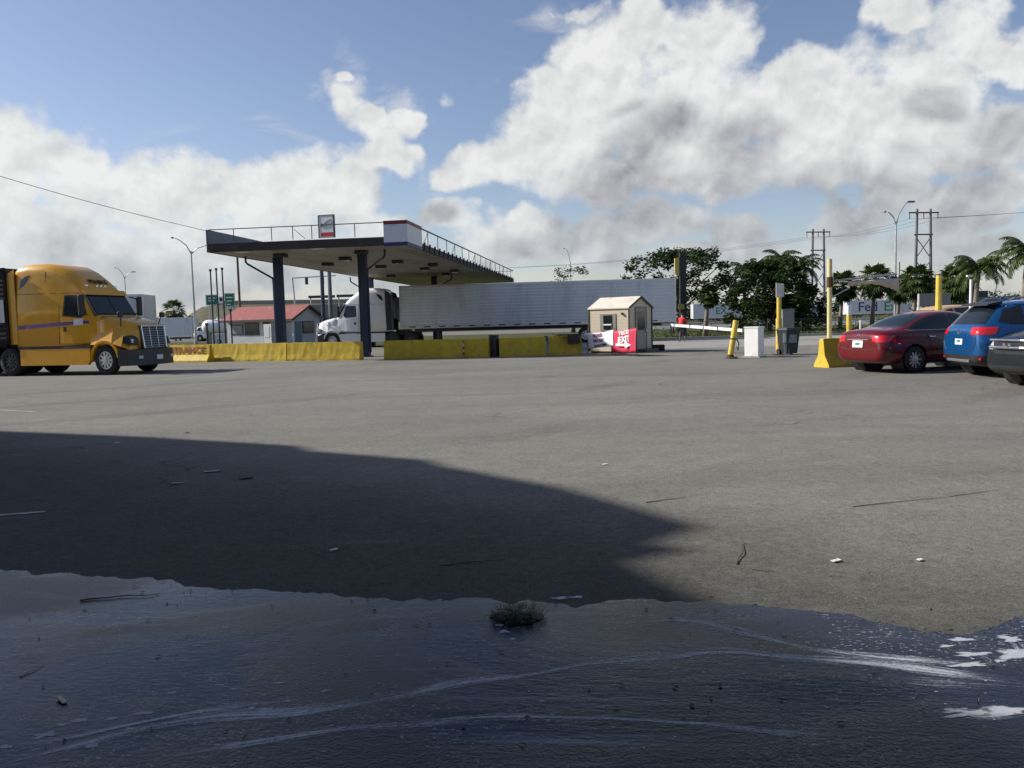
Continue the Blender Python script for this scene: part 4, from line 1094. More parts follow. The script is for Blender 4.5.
# local x along the long wall (towards the corner), y across the gable end; origin at the front corner
bt = thing('guard_booth', 'small cream gabled booth with dark trim and half-glazed door beside the EXIT banner', 'booth', (g.x, g.y, 0), -al)
BL, BWd, EZ, RZ = 2.02, 2.1, 1.96, 2.40
obj('wall', P_([(0, 0.08), (BWd, .08), (BWd, EZ), (BWd / 2, RZ - .03), (0, EZ)], -BL, 0, 'x'), sid, bt)
obj('skid', B(-BL + .05, -.05, .1, BWd - .1, 0, .08), wood_dark, bt)
rb = BM()
for sg, ya, yb in ((0, -.05, BWd / 2), (1, BWd + .05, BWd / 2)):
    za = EZ - .03
    prism(rb, [(ya, za), (yb, RZ + .02), (yb, RZ + .07), (ya, za + .05)], -BL - .03, .05, 'x')
obj('roof', rb, M('booth_roof', (.66, .60, .50), .7, var=.1, dirt=(.4, .36, .3)), bt)
tr = BM()
for x in (.052,):
    for ya, yb in ((-.05, BWd / 2), (BWd + .05, BWd / 2)):
        prism(tr, [(ya, EZ - .06), (yb, RZ - .01), (yb, RZ + .085), (ya, EZ + .03)], x, x + .025, 'x')
box(tr, .0, .03, -.03, .05, .08, EZ); box(tr, .0, .03, BWd - .05, BWd + .03, .08, EZ); box(tr, -BL - .03, -BL + .03, -.03, .0, .08, EZ)
obj('trim', tr, M('booth_trim', (.045, .035, .028), .6), bt)
d = obj('door', B(.0, .035, .62, 1.50, .10, 1.92), M('door_beige', (.34, .31, .27), .6, var=.08), bt)
obj('door_pane', B(.035, .045, .74, 1.38, .98, 1.80), glass_dark, d)
df = BM(); box(df, .0, .05, .55, .62, .1, 1.99); box(df, .0, .05, 1.50, 1.57, .1, 1.99); box(df, .0, .05, .62, 1.50, 1.92, 1.99)
obj('door_frame', df, M('trim_grey', (.24, .22, .19), .6), bt)
obj('door_handle', B(.045, .09, 1.40, 1.46, .90, 1.0, bev=.01), alu, d)
w = obj('window', B(-1.42, -.62, -.03, .0, .98, 1.72), M('trim_grey', (.24, .22, .19), .6), bt)
obj('window_pane', B(-1.24, -.80, -.045, -.03, 1.04, 1.66), glass_dark, w)
obj('window_sash', B(-1.24, -.80, -.06, -.045, 1.22, 1.28), white_paint, w)
obj('wall_lamp', B(-.32, -.26, -.09, .0, 1.66, 1.76, bev=.01), black_plastic, bt)
obj('step', B(.05, .6, .55, 1.6, 0, .15), wood_dark, bt)
# white and red banners on stakes
def banner(name, label, cat, A, Bp, zs, mat, seed, n=26, zt0=None):
    """sagging cloth from ground points A to Bp; zs = (bottomA, topA, bottomB, topB)"""
    d = Bp - A; Ln = d.length
    bm = BM(); rows = []
    for i in range(n + 1):
        t = i / n; lo = zs[0] + (zs[2] - zs[0]) * t; hi = zs[1] + (zs[3] - zs[1]) * t - math.sin(PI * t) * .05
        col = []
        for k in range(9):
            s = k / 8; z = lo + (hi - lo) * s
            y = .035 * math.sin(t * 9 + s * 2 + seed) + .02 * math.sin(t * 23 + seed * 2) * (1 - s * .4)
            col.append((Ln * t, y, z))
        rows.append(col)
    V = [[bm.verts.new(p) for p in c] for c in rows]; V2 = [[bm.verts.new((p[0], p[1] + .006, p[2])) for p in c] for c in rows]
    for i in range(n):
        for k in range(8):
            bm.faces.new((V[i][k], V[i + 1][k], V[i + 1][k + 1], V[i][k + 1])); bm.faces.new((V2[i][k], V2[i][k + 1], V2[i + 1][k + 1], V2[i + 1][k]))
    for i in range(n):
        for k in (0, 8): bm.faces.new((V[i][k], V2[i][k], V2[i + 1][k], V[i + 1][k]))
    bmesh.ops.recalc_face_normals(bm, faces=bm.faces)
    rz = math.atan2(d.y, d.x)
    t = thing(name, label, cat, (A.x, A.y, 0), rz)
    obj('cloth', bm, mat, t, smooth=True)
    return t, Ln, seed
def on_banner(t, Ln, seed, s, size, mat, x, z, slope=0, bold=.01, sx=1.0, name='lettering'):
    bm = textbm(s, size, .004, 'CENTER', bold)
    for v in bm.verts:
        X = x + v.co.x * sx; Z = z + v.co.y + (X - x) * slope; tt = X / Ln
        ss = min(1, max(0, (Z - .25) / .8))
        y = .035 * math.sin(tt * 9 + ss * 2 + seed) + .02 * math.sin(tt * 23 + seed * 2) * (1 - ss * .4) - .022
        v.co = Vector((X, y - v.co.z, Z))
    bmesh.ops.reverse_faces(bm, faces=bm.faces)
    obj(name, bm, mat, t)
cloth_w = M('banner_cloth', (.70, .72, .76), .7, var=.08); cloth_r = M('banner_red', (.50, .02, .06), .7, var=.12)
A = G(587, 354.3); Bp = G(614, 355.6)
t, Ln, sd = banner('banner', 'white lettered banner hanging slantwise at the near wall of the booth', 'banner', A, Bp, (.22, .92, .40, 1.05), cloth_w, 1.0)
on_banner(t, Ln, sd, 'PLEASE', .20, plum_txt, Ln * .42, .82, .05, .008); on_banner(t, Ln, sd, 'YOU GET', .18, plum_txt, Ln * .45, .60, .08, .008); on_banner(t, Ln, sd, 'TO PAY HERE', .14, black_txt, Ln * .52, .40, .12, .006)
for x in (0, Ln): obj('stake', T([(x, .05, 0), (x, .05, 1.15)], .018, 6), wood_dark, t)
A = G(611, 355.4) + Vector((0, -.05, 0)); Bp = G(636, 356.6)
t, Ln, sd = banner('banner', 'red banner reading TRUCKS EXIT with a white arrow before the booth corner', 'banner', A, Bp, (.12, 1.02, .16, 1.12), cloth_r, 2.2)
on_banner(t, Ln, sd, 'TRUCKS', .21, white_txt, Ln * .55, .93, .12, .008); on_banner(t, Ln, sd, 'EXIT', .34, white_txt, Ln * .55, .66, .10, .014, 1.15)
b = BM(); poly = [(.25, .42), (.62, .42), (.62, .34), (.86, .47), (.62, .60), (.62, .52), (.25, .52)]
prism(b, [(x * Ln, z - .02) for x, z in poly], -.062, -.056); obj('arrow', b, white_txt, t)
for x in (0, Ln): obj('stake', T([(x, .05, 0), (x, .05, 1.32)], .02, 6), wood_dark, t)
g = G(659, 351)
mk('tyre_stop', 'low black rubber block on the paving by the booth door', 'block', B(-.3, .3, -.15, .15, 0, .28, bev=.03), black_rubber, loc=(g.x, g.y + .3, 0))

# ------------------------------------------------------------------ fuel canopy
HC = 4.85
crz = R(-7.6)
C0 = Vector((-8.66, 34.55, 0))
cn = thing('fuel_canopy', 'huge weathered fuel canopy on dark blue columns with rooftop rails', 'canopy', C0, crz)
HWc, LC = 4.4, 35.0
def soffit_mat():
    m, nt, p = NT('soffit_decking'); v = coordsO(nt)
    wv = N(nt, 'ShaderNodeTexWave'); wv.bands_direction = 'X'; wv.inputs['Scale'].default_value = .8; L(nt, v, wv.inputs['Vector'])
    n = noisen(nt, mapping(nt, v, (1, .25, 1)), .9, 6, .65)
    c = mixc(nt, mapr(nt, n, .4, .7, 0, .8), (.30, .275, .23), (.15, .125, .09))
    c = mixc(nt, mapr(nt, wv.outputs['Fac'], 0, .06, .6, 0), c, (.06, .05, .04))
    L(nt, c, p.inputs['Base Color']); p.inputs['Roughness'].default_value = .55
    b = N(nt, 'ShaderNodeBump'); b.inputs['Strength'].default_value = .4; b.inputs['Distance'].default_value = .03
    L(nt, wv.outputs['Fac'], b.inputs['Height']); L(nt, b.outputs[0], p.inputs['Normal']); return m
obj('soffit', B(-HWc + .06, HWc - .06, .06, LC - .06, HC, HC + .12), soffit_mat(), cn)
obj('roof_deck', B(-HWc + .1, HWc - .1, .1, LC - .1, HC + .12, HC + .3), galv, cn)
fascia_dark = M('fascia_rust', (.035, .03, .028), .7, var=.3, dirt=(.08, .045, .03), bump=.4)
fascia_grey = M('fascia_inside', (.13, .15, .18), .6, var=.2, dirt=(.06, .06, .06))
obj('front_beam', B(-HWc, HWc - .92, -.06, .05, HC - .02, HC + .34), fascia_dark, cn)
obj('side_beam', B(HWc - .05, HWc + .06, 2.4, LC, HC - .02, HC + .26), fascia_dark, cn)
obj('back_beam', B(-HWc, HWc, LC - .05, LC + .06, HC - .02, HC + .35), fascia_dark, cn)
obj('side_fascia', B(-HWc - .06, -HWc + .05, -.06, LC, HC - .02, HC + .95), fascia_grey, cn)
for k in range(30):
    y = 2.9 + k * 1.05; obj('edge_bracket', B(HWc + .06, HWc + .12, y, y + .14, HC + .02, HC + .34), fascia_dark, cn)
# white fascia panels at the corner
pw = M('fascia_white', (.62, .62, .66), .45, var=.06, dirt=(.35, .33, .36), damt=.25); prd = M('fascia_red', (.16, .015, .02), .5); pbl = M('fascia_blue', (.02, .025, .10), .5)
for nm, z0_, z1_, mt_ in (('fascia_panel', HC + .10, HC + .84, pw), ('red_band', HC + .84, HC + 1.0, prd), ('blue_band', HC - .06, HC + .10, pbl)):
    b = BM()
    prism(b, [(HWc - .92, -.10), (HWc + .10, -.10), (HWc + .10, 2.45), (HWc + .03, 2.45), (HWc + .03, -.03), (HWc - .92, -.03)], z0_ + .001, z1_ - .001, 'z')
    obj(nm, b, mt_, cn)
# rails
rl = BM()
zt = HC + .93
tube(rl, [(-HWc + .05, 0, zt + .02), (HWc - .92, 0, zt + .02)], .022, 6)
for x in (-3.32 + .1, -1.9 + .4, -.55, .3, 2.2): tube(rl, [(x, 0, HC + .38), (x, 0, zt)], .018, 6)
tube(rl, [(.0, 0, HC + .40), (-.5, .02, zt - .1)], .012, 5)
obj('front_rail', rl, dark_steel, cn)
rl = BM()
tube(rl, [(HWc, 2.4, zt + .02), (HWc, LC, zt + .02)], .035, 6)
k = 0; y = 4.0
while y < LC:
    tube(rl, [(HWc, y, HC + .25), (HWc, y, zt)], .02, 6)
    if k % 3 == 0: tube(rl, [(HWc, y - .9, HC + .3), (HWc, y - .05, zt - .08)], .014, 5)
    y += 2.1; k += 1
tube(rl, [(-HWc + .2, LC, zt), (HWc, LC, zt)], .022, 6)
obj('side_rail', rl, dark_steel, cn)
# columns with drain pipes
for (x, y, sg) in ((-2.98, 3.9, -1), (1.22, 3.9, 1), (-4.1, 22.0, -1), (.15, 23.6, 1)):
    cb_ = BM(); box(cb_, x - .19, x + .19, y - .19, y + .19, 0, HC - .004, bev=.02)
    c_o = obj('column', cb_, navy_paint, cn)
    obj('base_plate', B(x - .28, x + .28, y - .28, y + .28, 0, .05), dark_steel, c_o)
    ex = x + sg * (1.05 if sg < 0 else 1.75); ey = y - (1.2 if sg < 0 else 2.2)
    obj('drain_pipe', T([(ex, ey, HC), (ex, ey, HC - .26), (ex - sg * .08, ey + .05, HC - .36), (x + sg * .26, y - .1, HC - .98 if sg < 0 else HC - .72), (x + sg * .25, y - .05, HC - 1.3), (x + sg * .25, y - .05, .2)], .05, 8), navy_paint, cn)
for (x, y) in ((-2.0, 2.0), (1.8, 2.0), (-2.0, 8), (1.8, 8), (0, 5), (-2.0, 14), (1.8, 14), (0, 11), (-2, 20), (1.8, 20), (3, 11), (3, 17)):
    cl = obj('ceiling_light', B(x - .26, x + .26, y - .26, y + .26, HC - .17, HC - .002, bev=.03), dark_steel, cn)
    obj('light_lens', B(x - .18, x + .18, y - .18, y + .18, HC - .18, HC - .17), glass_dark, cl)
for (x, y) in ((-3.1, .5), (.45, .3)): obj('soffit_plate', B(x - .28, x + .28, y - .28, y + .1, HC - .03, HC - .001), white_paint, cn)
# logo board on the front edge
lb = thing('logo_board', 'small white board with dark script mark and red strip on the canopy edge', 'sign', C0 + Matrix.Rotation(crz, 3, 'Z') @ Vector((.98, -.02, HC + .40)), crz + R(-8))
obj('board', B(-.36, .36, -.05, .05, 0, .95, bev=.01), white_paint, lb)
obj('red_strip', B(-.25, .33, -.056, -.05, .05, .22), red_txt, lb)
mkb = BM(); tube(mkb, [(-.26, -.06, .46), (-.2, -.06, .60), (-.14, -.06, .47), (-.06, -.06, .60), (0, -.06, .48), (.06, -.06, .58), (.16, -.06, .52), (.28, -.06, .56)], .016, 5)
tube(mkb, [(-.22, -.06, .50), (.0, -.06, .66), (.24, -.06, .76)], .012, 5); obj('script_mark', mkb, black_txt, lb)
fr = BM()
for a in ((-.36, -.34, 0, .95), (.34, .36, 0, .95), (-.36, .36, .93, .95)): box(fr, a[0] - .01, a[1] + .01, -.062, .055, a[2], a[3] + .01)
obj('board_frame', fr, dark_steel, lb)
# service drop wire to the canopy corner
cc = C0 + Matrix.Rotation(crz, 3, 'Z') @ Vector((-HWc, 0, HC + .9))
wa = W(-60, 158, 27); 
pts = [wa.lerp(cc, k / 16) - Vector((0, 0, math.sin(PI * k / 16) * .12)) for k in range(17)]
mk('service_wire', 'thin overhead wire sagging in from the west to the canopy corner', 'wire', T(pts, .011, 5), black_plastic)

# ------------------------------------------------------------------ fuel office with red roof
al = R(25)
g = Vector((X(293, 68), 68, 0))
of = thing('office', 'low white fuel office with a faded red gable roof behind the barriers', 'building', g, -al)
OL, OW, OE, OR = 7.4, 3.8, 2.35, 3.35
obj('wall', P_([(0, 0), (OW, 0), (OW, OE), (OW / 2, OR - .06), (0, OE)], -OL, 0, 'x'), sid_w, of)
rb = BM()
for ya, yb in ((-.45, OW / 2), (OW + .45, OW / 2)):
    za = OE - .2; prism(rb, [(ya, za), (yb, OR), (yb, OR + .08), (ya, za + .08)], -OL - .35, .35, 'x')
obj('roof', rb, red_roof, of)
tb_ = BM()
for ya, yb in ((-.45, OW / 2), (OW + .45, OW / 2)):
    za = OE - .2; prism(tb_, [(ya, za - .1), (yb, OR - .1), (yb, OR + .06), (ya, za + .06)], .35, .39, 'x')
box(tb_, -OL - .35, .35, -.50, -.45, OE - .30, OE - .12)
obj('roof_trim', tb_, M('trim_dark', (.06, .04, .035), .6), of)
for x0, x1, z0_, z1_ in ((-6.9, -5.5, .95, 1.85), (-5.3, -3.7, .9, 1.95)):
    w = obj('window', B(x0, x1, -.05, 0, z0_, z1_), dark_steel, of); obj('pane', B(x0 + .08, x1 - .08, -.06, -.05, z0_ + .08, z1_ - .08), M('window_pale', (.25, .27, .28), .1) if x0 < -6 else glass_dark, w)
w = obj('window', B(0, .05, 1.2, 2.7, .95, 2.0), dark_steel, of); obj('pane', B(.05, .06, 1.28, 2.62, 1.02, 1.92), glass_dark, w)
obj('door', B(-3.2, -2.5, -.05, 0, .05, 2.0), M('door_dark', (.05, .06, .07), .5), of)
obj('door', B(0, .05, .25, 1.05, .05, 2.0), M('door_blue_grey', (.16, .21, .27), .5), of)
obj('corner_board', B(-.06, .055, -.055, .06, 0, OE - .1), white_paint, of)
mk('vending_machine', 'white drinks machine standing against the red-roofed office wall', 'machine', box(box(BM(), -.42, .42, -.4, .4, 0, 1.8, bev=.03), -.34, .2, -.42, -.40, .7, 1.6), off_white, loc=tuple(g + Matrix.Rotation(-al, 3, 'Z') @ Vector((-1.9, -.6, 0))), rz=-al)
g2 = Vector((X(219, 62), 62, 0))
ib = thing('ice_chest', 'white ice chest box with a round mark under the vent pipes', 'box', g2)
obj('body', B(-.45, .45, -.35, .35, .05, 1.15, bev=.03), white_paint, ib)
obj('round_mark', T([(.1, -.352, .55), (.1, -.362, .55)], .16, 16), black_txt, ib); obj('mark_inner', T([(.1, -.362, .55), (.1, -.366, .55)], .10, 16), white_paint, ib)
# propane tank on saddles
tk = thing('propane_tank', 'white rounded propane tank on saddles west of the red-roofed office', 'tank', Vector((X(219, 84), 84, 0)), R(8))
tp = BM(); pr = [(-1.7, .02), (-1.66, .3), (-1.5, .55), (-1.25, .72), (-.9, .80), (.9, .80), (1.25, .72), (1.5, .55), (1.66, .3), (1.7, .02)]
loft(tp, [[(x, r_ * math.cos(2 * PI * k / 22), 1.75 + r_ * math.sin(2 * PI * k / 22)) for k in range(22)] for x, r_ in pr])
obj('tank_shell', tp, white_paint, tk, smooth=True)
for x in (-.95, .95): obj('saddle', P_([(-.6, 0), (.6, 0), (.72, 1.5), (-.72, 1.5)], x - .12, x + .12, 'x'), concrete, tk)
obj('valve_dome', T([(0, 0, 2.5), (0, 0, 2.75)], .2, 12), alu, tk)
# white parked van
wvn = car('parked_van', 'white SUV parked beyond the lot between the box trailer and the propane tank', 'car', Vector((X(203, 100), 103, 0)), R(4), suv_spec(), truck_white)
wvn.scale = (.95, .95, 1.15)
dcar = dup(car_tan, Vector((X(309, 74), 76, 0)), R(190), 'white SUV parked beyond the gable end of the red-roofed office')
for ch in dcar.children:
    if ch.name.startswith('body'):
        ch.data = ch.data.copy(); ch.data.materials.clear(); ch.data.materials.append(truck_white)

# vent pipes
def vpipe(px, ptop, Y, label, r=.055, grp='thin dark vent pipes standing by the red-roofed office', capped=True, mat=dark_steel):
    x = X(px, Y); z = W(px, ptop, Y).z
    t = thing('vent_pipe', label, 'pipe', (x, Y, 0), 0, grp)
    obj('pipe', T([(0, 0, 0), (0, 0, z)], r, 8), mat, t)
    if capped: obj('cap', T([(0, 0, z - .02), (0, 0, z + .14)], r * 1.8, 8), mat, t)
    return t
p_ = vpipe(213.5, 271, 58, 'tall dark vent pipe west of its two tall twins by the ice chest')
vpipe(219.3, 270, 58, 'tall dark vent pipe in the middle of three before the ice chest')
vpipe(225.2, 269.5, 58, 'tall dark vent pipe east of its two tall twins, nearest the red roof')
vpipe(231.5, 311, 58, 'short dark pipe standing before the red roof edge', grp=None)
vpipe(207, 325, 58, 'short dark post next to the propane tank', r=.07, grp=None)
# service poles under the canopy
def pole(px, ptop, Y, label, r, mat, name='pole', cat='pole', base=True, lean=0):
    x = X(px, Y); z = W(px, ptop, Y).z
    t = thing(name, label, cat, (x, Y, 0))
    obj('shaft', T([(0, 0, 0), (lean, 0, z)], [r, r * .8], 10), mat, t)
    if base: obj('foot', T([(0, 0, 0), (0, 0, .18)], r * 1.6, 10), mat, t)
    return t
pole(241, 240, 74, 'slim brown pole rising to the canopy soffit by the green signs', .12, M('brown_pole', (.12, .07, .06), .7))
t = pole(324, 262, 62, 'dark blue square post standing west of the white semi cab', .17, navy_paint)
pole(331.5, 266, 70, 'grey post standing close behind the dark blue post by the white cab', .2, M('grey_post', (.14, .15, .18), .6))
mk('pump_island', 'dark blue fuel pump cabinet between the office gable and the white cab', 'pump', box(box(BM(), -.5, .5, -.3, .3, .15, 2.1, bev=.04), -.9, .9, -.5, .5, 0, .15), navy_paint, loc=(X(327, 64), 64, 0))
t = thing('mast_arm', 'thin grey traffic mast with a horizontal arm beyond the near west column', 'mast', (X(298, 120), 120, 0))
zt_ = W(295, 278, 120).z
obj('shaft', T([(0, 0, 0), (-.5, 0, zt_)], .12, 8), galv, t); obj('arm', T([(-.5, 0, zt_), (6, 0, zt_ + .2)], .08, 8), galv, t)
for x in (1.6, 4.0):
    s = obj('signal_head', B(x - .2, x + .2, -.15, .15, zt_ - 1.0, zt_ + .05, bev=.04), black_plastic, t)
# far highway gantry arms seen under the canopy
for px, y0, Ln_, lab in ((310, 297, 26, 'long dark flat gantry beam on a post beyond the red-roofed office'), (338, 296, 34, 'thick dark gantry beam beside the white semi cab roof')):
    Y = 125; x = X(px, Y); z = W(px, y0, Y).z
    t = thing('gantry', lab, 'gantry', (x, Y, 0))
    obj('beam', B(0, Ln_ * Y / 800, -.2, .2, z - .2, z + .2), dark_steel, t)
    obj('post', T([(.3, 0, 0), (.3, 0, z)], .10, 8), galv, t)

# ------------------------------------------------------------------ green highway signs
def gsign(x0, x1, y0, y1, Y, label, lines):
    a = W(x0, y1, Y); b = W(x1, y0, Y); w_ = b.x - a.x; h = b.z - a.z
    t = thing('highway_sign', label, 'sign', (a.x, Y, 0), 0)
    p = obj('sign_panel', B(0, w_, -.05, .05, a.z, b.z, bev=.02), green_sign, t)
    fr = BM()
    for q in ((0.05, w_ - .05, a.z + .05, a.z + .11), (0.05, w_ - .05, b.z - .11, b.z - .05), (.05, .11, a.z + .11, b.z - .11), (w_ - .11, w_ - .05, a.z + .11, b.z - .11)): box(fr, q[0], q[1], -.06, -.05, q[2], q[3])
    obj('border', fr, white_paint, p)
    for k in range(2): obj('post', T([(w_ * (.25 + .5 * k), .1, 0), (w_ * (.25 + .5 * k), .1, a.z + h * .5)], .07, 8), galv, t)
    # faint legend bars stand for lettering too small to read
    for k in range(lines): obj('legend', B(w_ * .2, w_ * (.8 - .12 * k), -.058, -.05, b.z - h * (.36 + .25 * k), b.z - h * (.28 + .25 * k)), white_paint, p)
gsign(206, 217.5, 294.5, 305.5, 118, 'green highway sign west of the small white route marker', 2)
gsign(225, 234.5, 293, 307, 118, 'green highway sign east of the small white route marker', 3)
a = W(219, 302, 117); t = thing('route_marker', 'small white route marker between two green highway signs', 'sign', (a.x, 117, 0))
obj('plate', B(-.05, .65, -.03, .03, a.z - .2, a.z + .8, bev=.04), white_paint, t); obj('shield', P_([(.1, a.z + .6), (.5, a.z + .6), (.52, a.z + .25), (.3, a.z), (.08, a.z + .25)], -.04, -.03), black_txt, t); obj('post', T([(.3, .05, 0), (.3, .05, a.z + .4)], .05, 8), galv, t)

# ------------------------------------------------------------------ street lamps
def lamp(px, pj, Y, label, arms, r=.11, group='tall street lamps'):
    """arms: lamp head pixels"""
    x = X(px, Y); zj = W(px, pj, Y).z
    t = thing('street_lamp', label, 'street lamp', (x, Y, 0), 0, group)
    obj('pole', T([(0, 0, 0), (0, 0, zj * .5), (0, 0, zj)], [r, r * .8, r * .55], 10), galv, t)
    obj('base', T([(0, 0, 0), (0, 0, .35)], r * 1.7, 10), concrete, t)
    for hx, hy in arms:
        h = W(hx, hy, Y); dx = h.x - x; dz = h.z - zj; sg = 1 if dx > 0 else -1
        a = obj('arm', T([(0, 0, zj - .3), (dx * .25, 0, zj + dz * .42), (dx * .6, 0, zj + dz * .8), (dx * .9, 0, zj + dz)], [r * .5, r * .42, r * .36, r * .3], 6), galv, t)
        b = BM(); box(b, dx * .84 - (.45 if sg < 0 else 0), dx * .84 + (.45 if sg > 0 else 0) + .25 * sg, -.16, .16, zj + dz - .06, zj + dz + .10, bev=.05)
        obj('lamp_head', b, M('lamp_head_grey', (.16, .17, .18), .5), t)
    return t
lamp(195.5, 251, 84, 'tall twin-arm street lamp rising before the green highway signs', [(173, 238), (216, 244)], .13)
lamp(128, 277, 150, 'distant street lamp just above the hood of the yellow truck', [(116, 268), (133, 272)], .13)
lamp(571.5, 262, 130, 'distant single-arm street lamp above the long white trailer', [(565.5, 248.5)], .13)
lamp(895, 222, 76, 'tall twin-arm street lamp among the palms behind the red sedan', [(909, 202), (887, 212)], .13)

# ------------------------------------------------------------------ power line towers
def htower(px, ptop, Y, label, w_=3.4):
    x = X(px, Y); z = W(px, ptop, Y).z
    t = thing('transmission_tower', label, 'power tower', (x, Y, 0), R(8), 'twin-pole power towers')
    for sg in (-1, 1): obj('leg', T([(sg * w_ / 2 * 1.1, 0, 0), (sg * w_ / 2 * .9, 0, z)], [.42, .26], 10), M('tower_steel', (.13, .14, .155), .6, .2, var=.2), t)
    zz = z - 2.6
    br = BM(); step = (z * .78) / 4
    for k in range(3):
        z0_ = z * .12 + k * step * 1.1; z1_ = z0_ + step
        tube(br, [(-w_ / 2, 0, z0_), (w_ / 2, 0, z1_)], .09, 6); tube(br, [(w_ / 2, 0, z0_), (-w_ / 2, 0, z1_)], .09, 6)
    obj('cross_brace', br, dark_steel, t)
    for zq, ww in ((z - .8, w_ * 1.0), (z - 5.6, w_ * .62)): obj('crossarm', B(-ww, ww, -.12, .12, zq - .14, zq + .14), dark_steel, t)
    for xx in (-w_ * .95, 0, w_ * .95): obj('insulator', T([(xx, 0, z - .9), (xx, 0, z - 2.1)], .11, 8), M('insulator', (.2, .1, .08), .3), t)
    return x, z
xa, za = htower(818, 229, 215, 'distant twin-pole power tower west of the tall lamp')
xb, zb = htower(922.5, 209, 180, 'distant twin-pole power tower east of the tall lamp', 3.6)
vpx = X(899.5, 230)
pole(899, 262, 230, 'small distant utility pole between the tall lamp and the east tower', .2, wood_dark, 'utility_pole', 'utility pole')
def wire(a, b, sag, label, n=18, r=.026):
    pts = [a.lerp(b, k / n) - Vector((0, 0, sag * 4 * (k / n) * (1 - k / n))) for k in range(n + 1)]
    mk('power_wire', label, 'wire', T(pts, r, 5), dark_steel, 'high power wires')
for k, (dx, oy, dz) in enumerate(((-3.4, 0, 0), (0, .6, 0), (3.4, 1.2, 0))):
    nm = ['the outermost west', 'the middle', 'the east'][k]
    A = Vector((xa + dx, 215, za - 2.1)); Bq = Vector((xb + dx, 180, zb - 2.1)); Cq = Vector((190 + dx, 118 + oy, 23 + k * 1.0))
    wire(A, Bq, 1.0, f'long power wire spanning the two towers from {nm} insulator')
    wire(Bq, Cq, 1.4, f'power wire leaving {nm} insulator of the taller tower eastward')
    wire(A, Vector((-60 + dx, 330, za + 2)), 4, f'faint power wire leaving {nm} insulator of the shorter tower westward')

# ------------------------------------------------------------------ gate hardware
g = G(755, 357.4)
gb_ = thing('gate_cabinet', 'white gate operator cabinet holding the striped barrier arm', 'gate', (g.x + .05, g.y + .25, 0), R(-42))
obj('housing', B(-.26, .26, -.24, .24, .04, 1.05, bev=.015), M('gate_white', (.80, .80, .78), .45, var=.06, dirt=(.5, .46, .4)), gb_)
obj('lid', B(-.28, .28, -.26, .26, 1.05, 1.09, bev=.01), white_paint, gb_)
obj('plinth', B(-.33, .33, -.31, .31, 0, .04), concrete, gb_)
obj('access_door', B(-.268, -.262, -.18, .18, .14, .92), off_white, gb_)
obj('keyhole_plate', B(-.275, -.268, .08, .13, .5, .58), dark_steel, gb_)
a0 = Vector((g.x - .12, g.y + .35, .94)); a1 = W(662, 324.3, 35.5)
ar = BM(); n = 14; dirv = (a1 - a0); dn = dirv.normalized(); s_ = Vector((-dn.y, dn.x, 0)).normalized()
arm = thing('boom_gate', 'long white boom arm raised slightly from the gate cabinet, with dark joints', 'boom arm', a0)
def beam(p, q, w_, h_):
    b = BM(); A = []
    for P_0 in (p, q):
        A.append([P_0 + s_ * w_ + Vector((0, 0, h_)), P_0 - s_ * w_ + Vector((0, 0, h_)), P_0 - s_ * w_ - Vector((0, 0, h_)), P_0 + s_ * w_ - Vector((0, 0, h_))])
    return loft(b, A)
Z0 = Vector((0, 0, 0))
obj('boom', beam(Z0, dirv, .022, .055), white_paint, arm)
for q in (.13, .30, .46, .62, .82): obj('joint_band', beam(dirv * q, dirv * (q + .012), .026, .06), dark_steel, arm)
obj('arm_bracket', beam(-dn * .1, dn * .35, .05, .075), dark_steel, arm)
# leaning bollard
g = G(730, 358.6); tp_ = W(736.5, 320.5, g.y)
bo = thing('bollard', 'yellow steel bollard leaning over with a rusty foot by the boom arm', 'bollard', (g.x, g.y, 0))
lean = Vector((tp_.x - g.x, .05, tp_.z))
obj('post', T([Z0, lean], .10, 14), yellow_bright, bo); obj('rusty_collar', T([lean * .02, lean * .10], .125, 12), M('rust', (.10, .05, .02), .9, var=.3), bo)
obj('concrete_pad', T([Vector((.03, 0, 0)), Vector((.03, 0, .06))], .24, 12), M('pad', (.10, .08, .06), .9), bo)
chb = BM(); tube(chb, [lean * .52 + Vector((.1, -.05, 0)), lean * .5 + Vector((.18, -.08, -.12)), lean * .45 + Vector((.16, -.08, -.32)), lean * .35 + Vector((.12, -.1, -.05))], .02, 5)
obj('chain', chb, dark_steel, bo)
obj('clamp', T([lean * .50, lean * .53], .12, 12), dark_steel, bo)
# card reader post with white plate
g = G(779, 354.5)
ps = thing('sign_post', 'tall yellow pipe post with a white plate next to the wheeled bin', 'post', (g.x, g.y, 0))
ztp = W(780.5, 284, g.y).z
obj('post', T([Z0, Vector((0, 0, ztp))], .085, 14), yellow_bright, ps)
obj('post_sleeve', T([Z0, Vector((0, 0, 1.35))], .115, 14), yellow_bright, ps)
obj('plate', B(-.15, .07, -.13, -.10, ztp - .50, ztp + .02, bev=.005), off_white, ps)
obj('plate', B(.09, .16, -.09, .10, ztp - .48, ztp, bev=.005), off_white, ps)
obj('foot', B(-.2, .2, -.2, .2, 0, .03), dark_steel, ps)
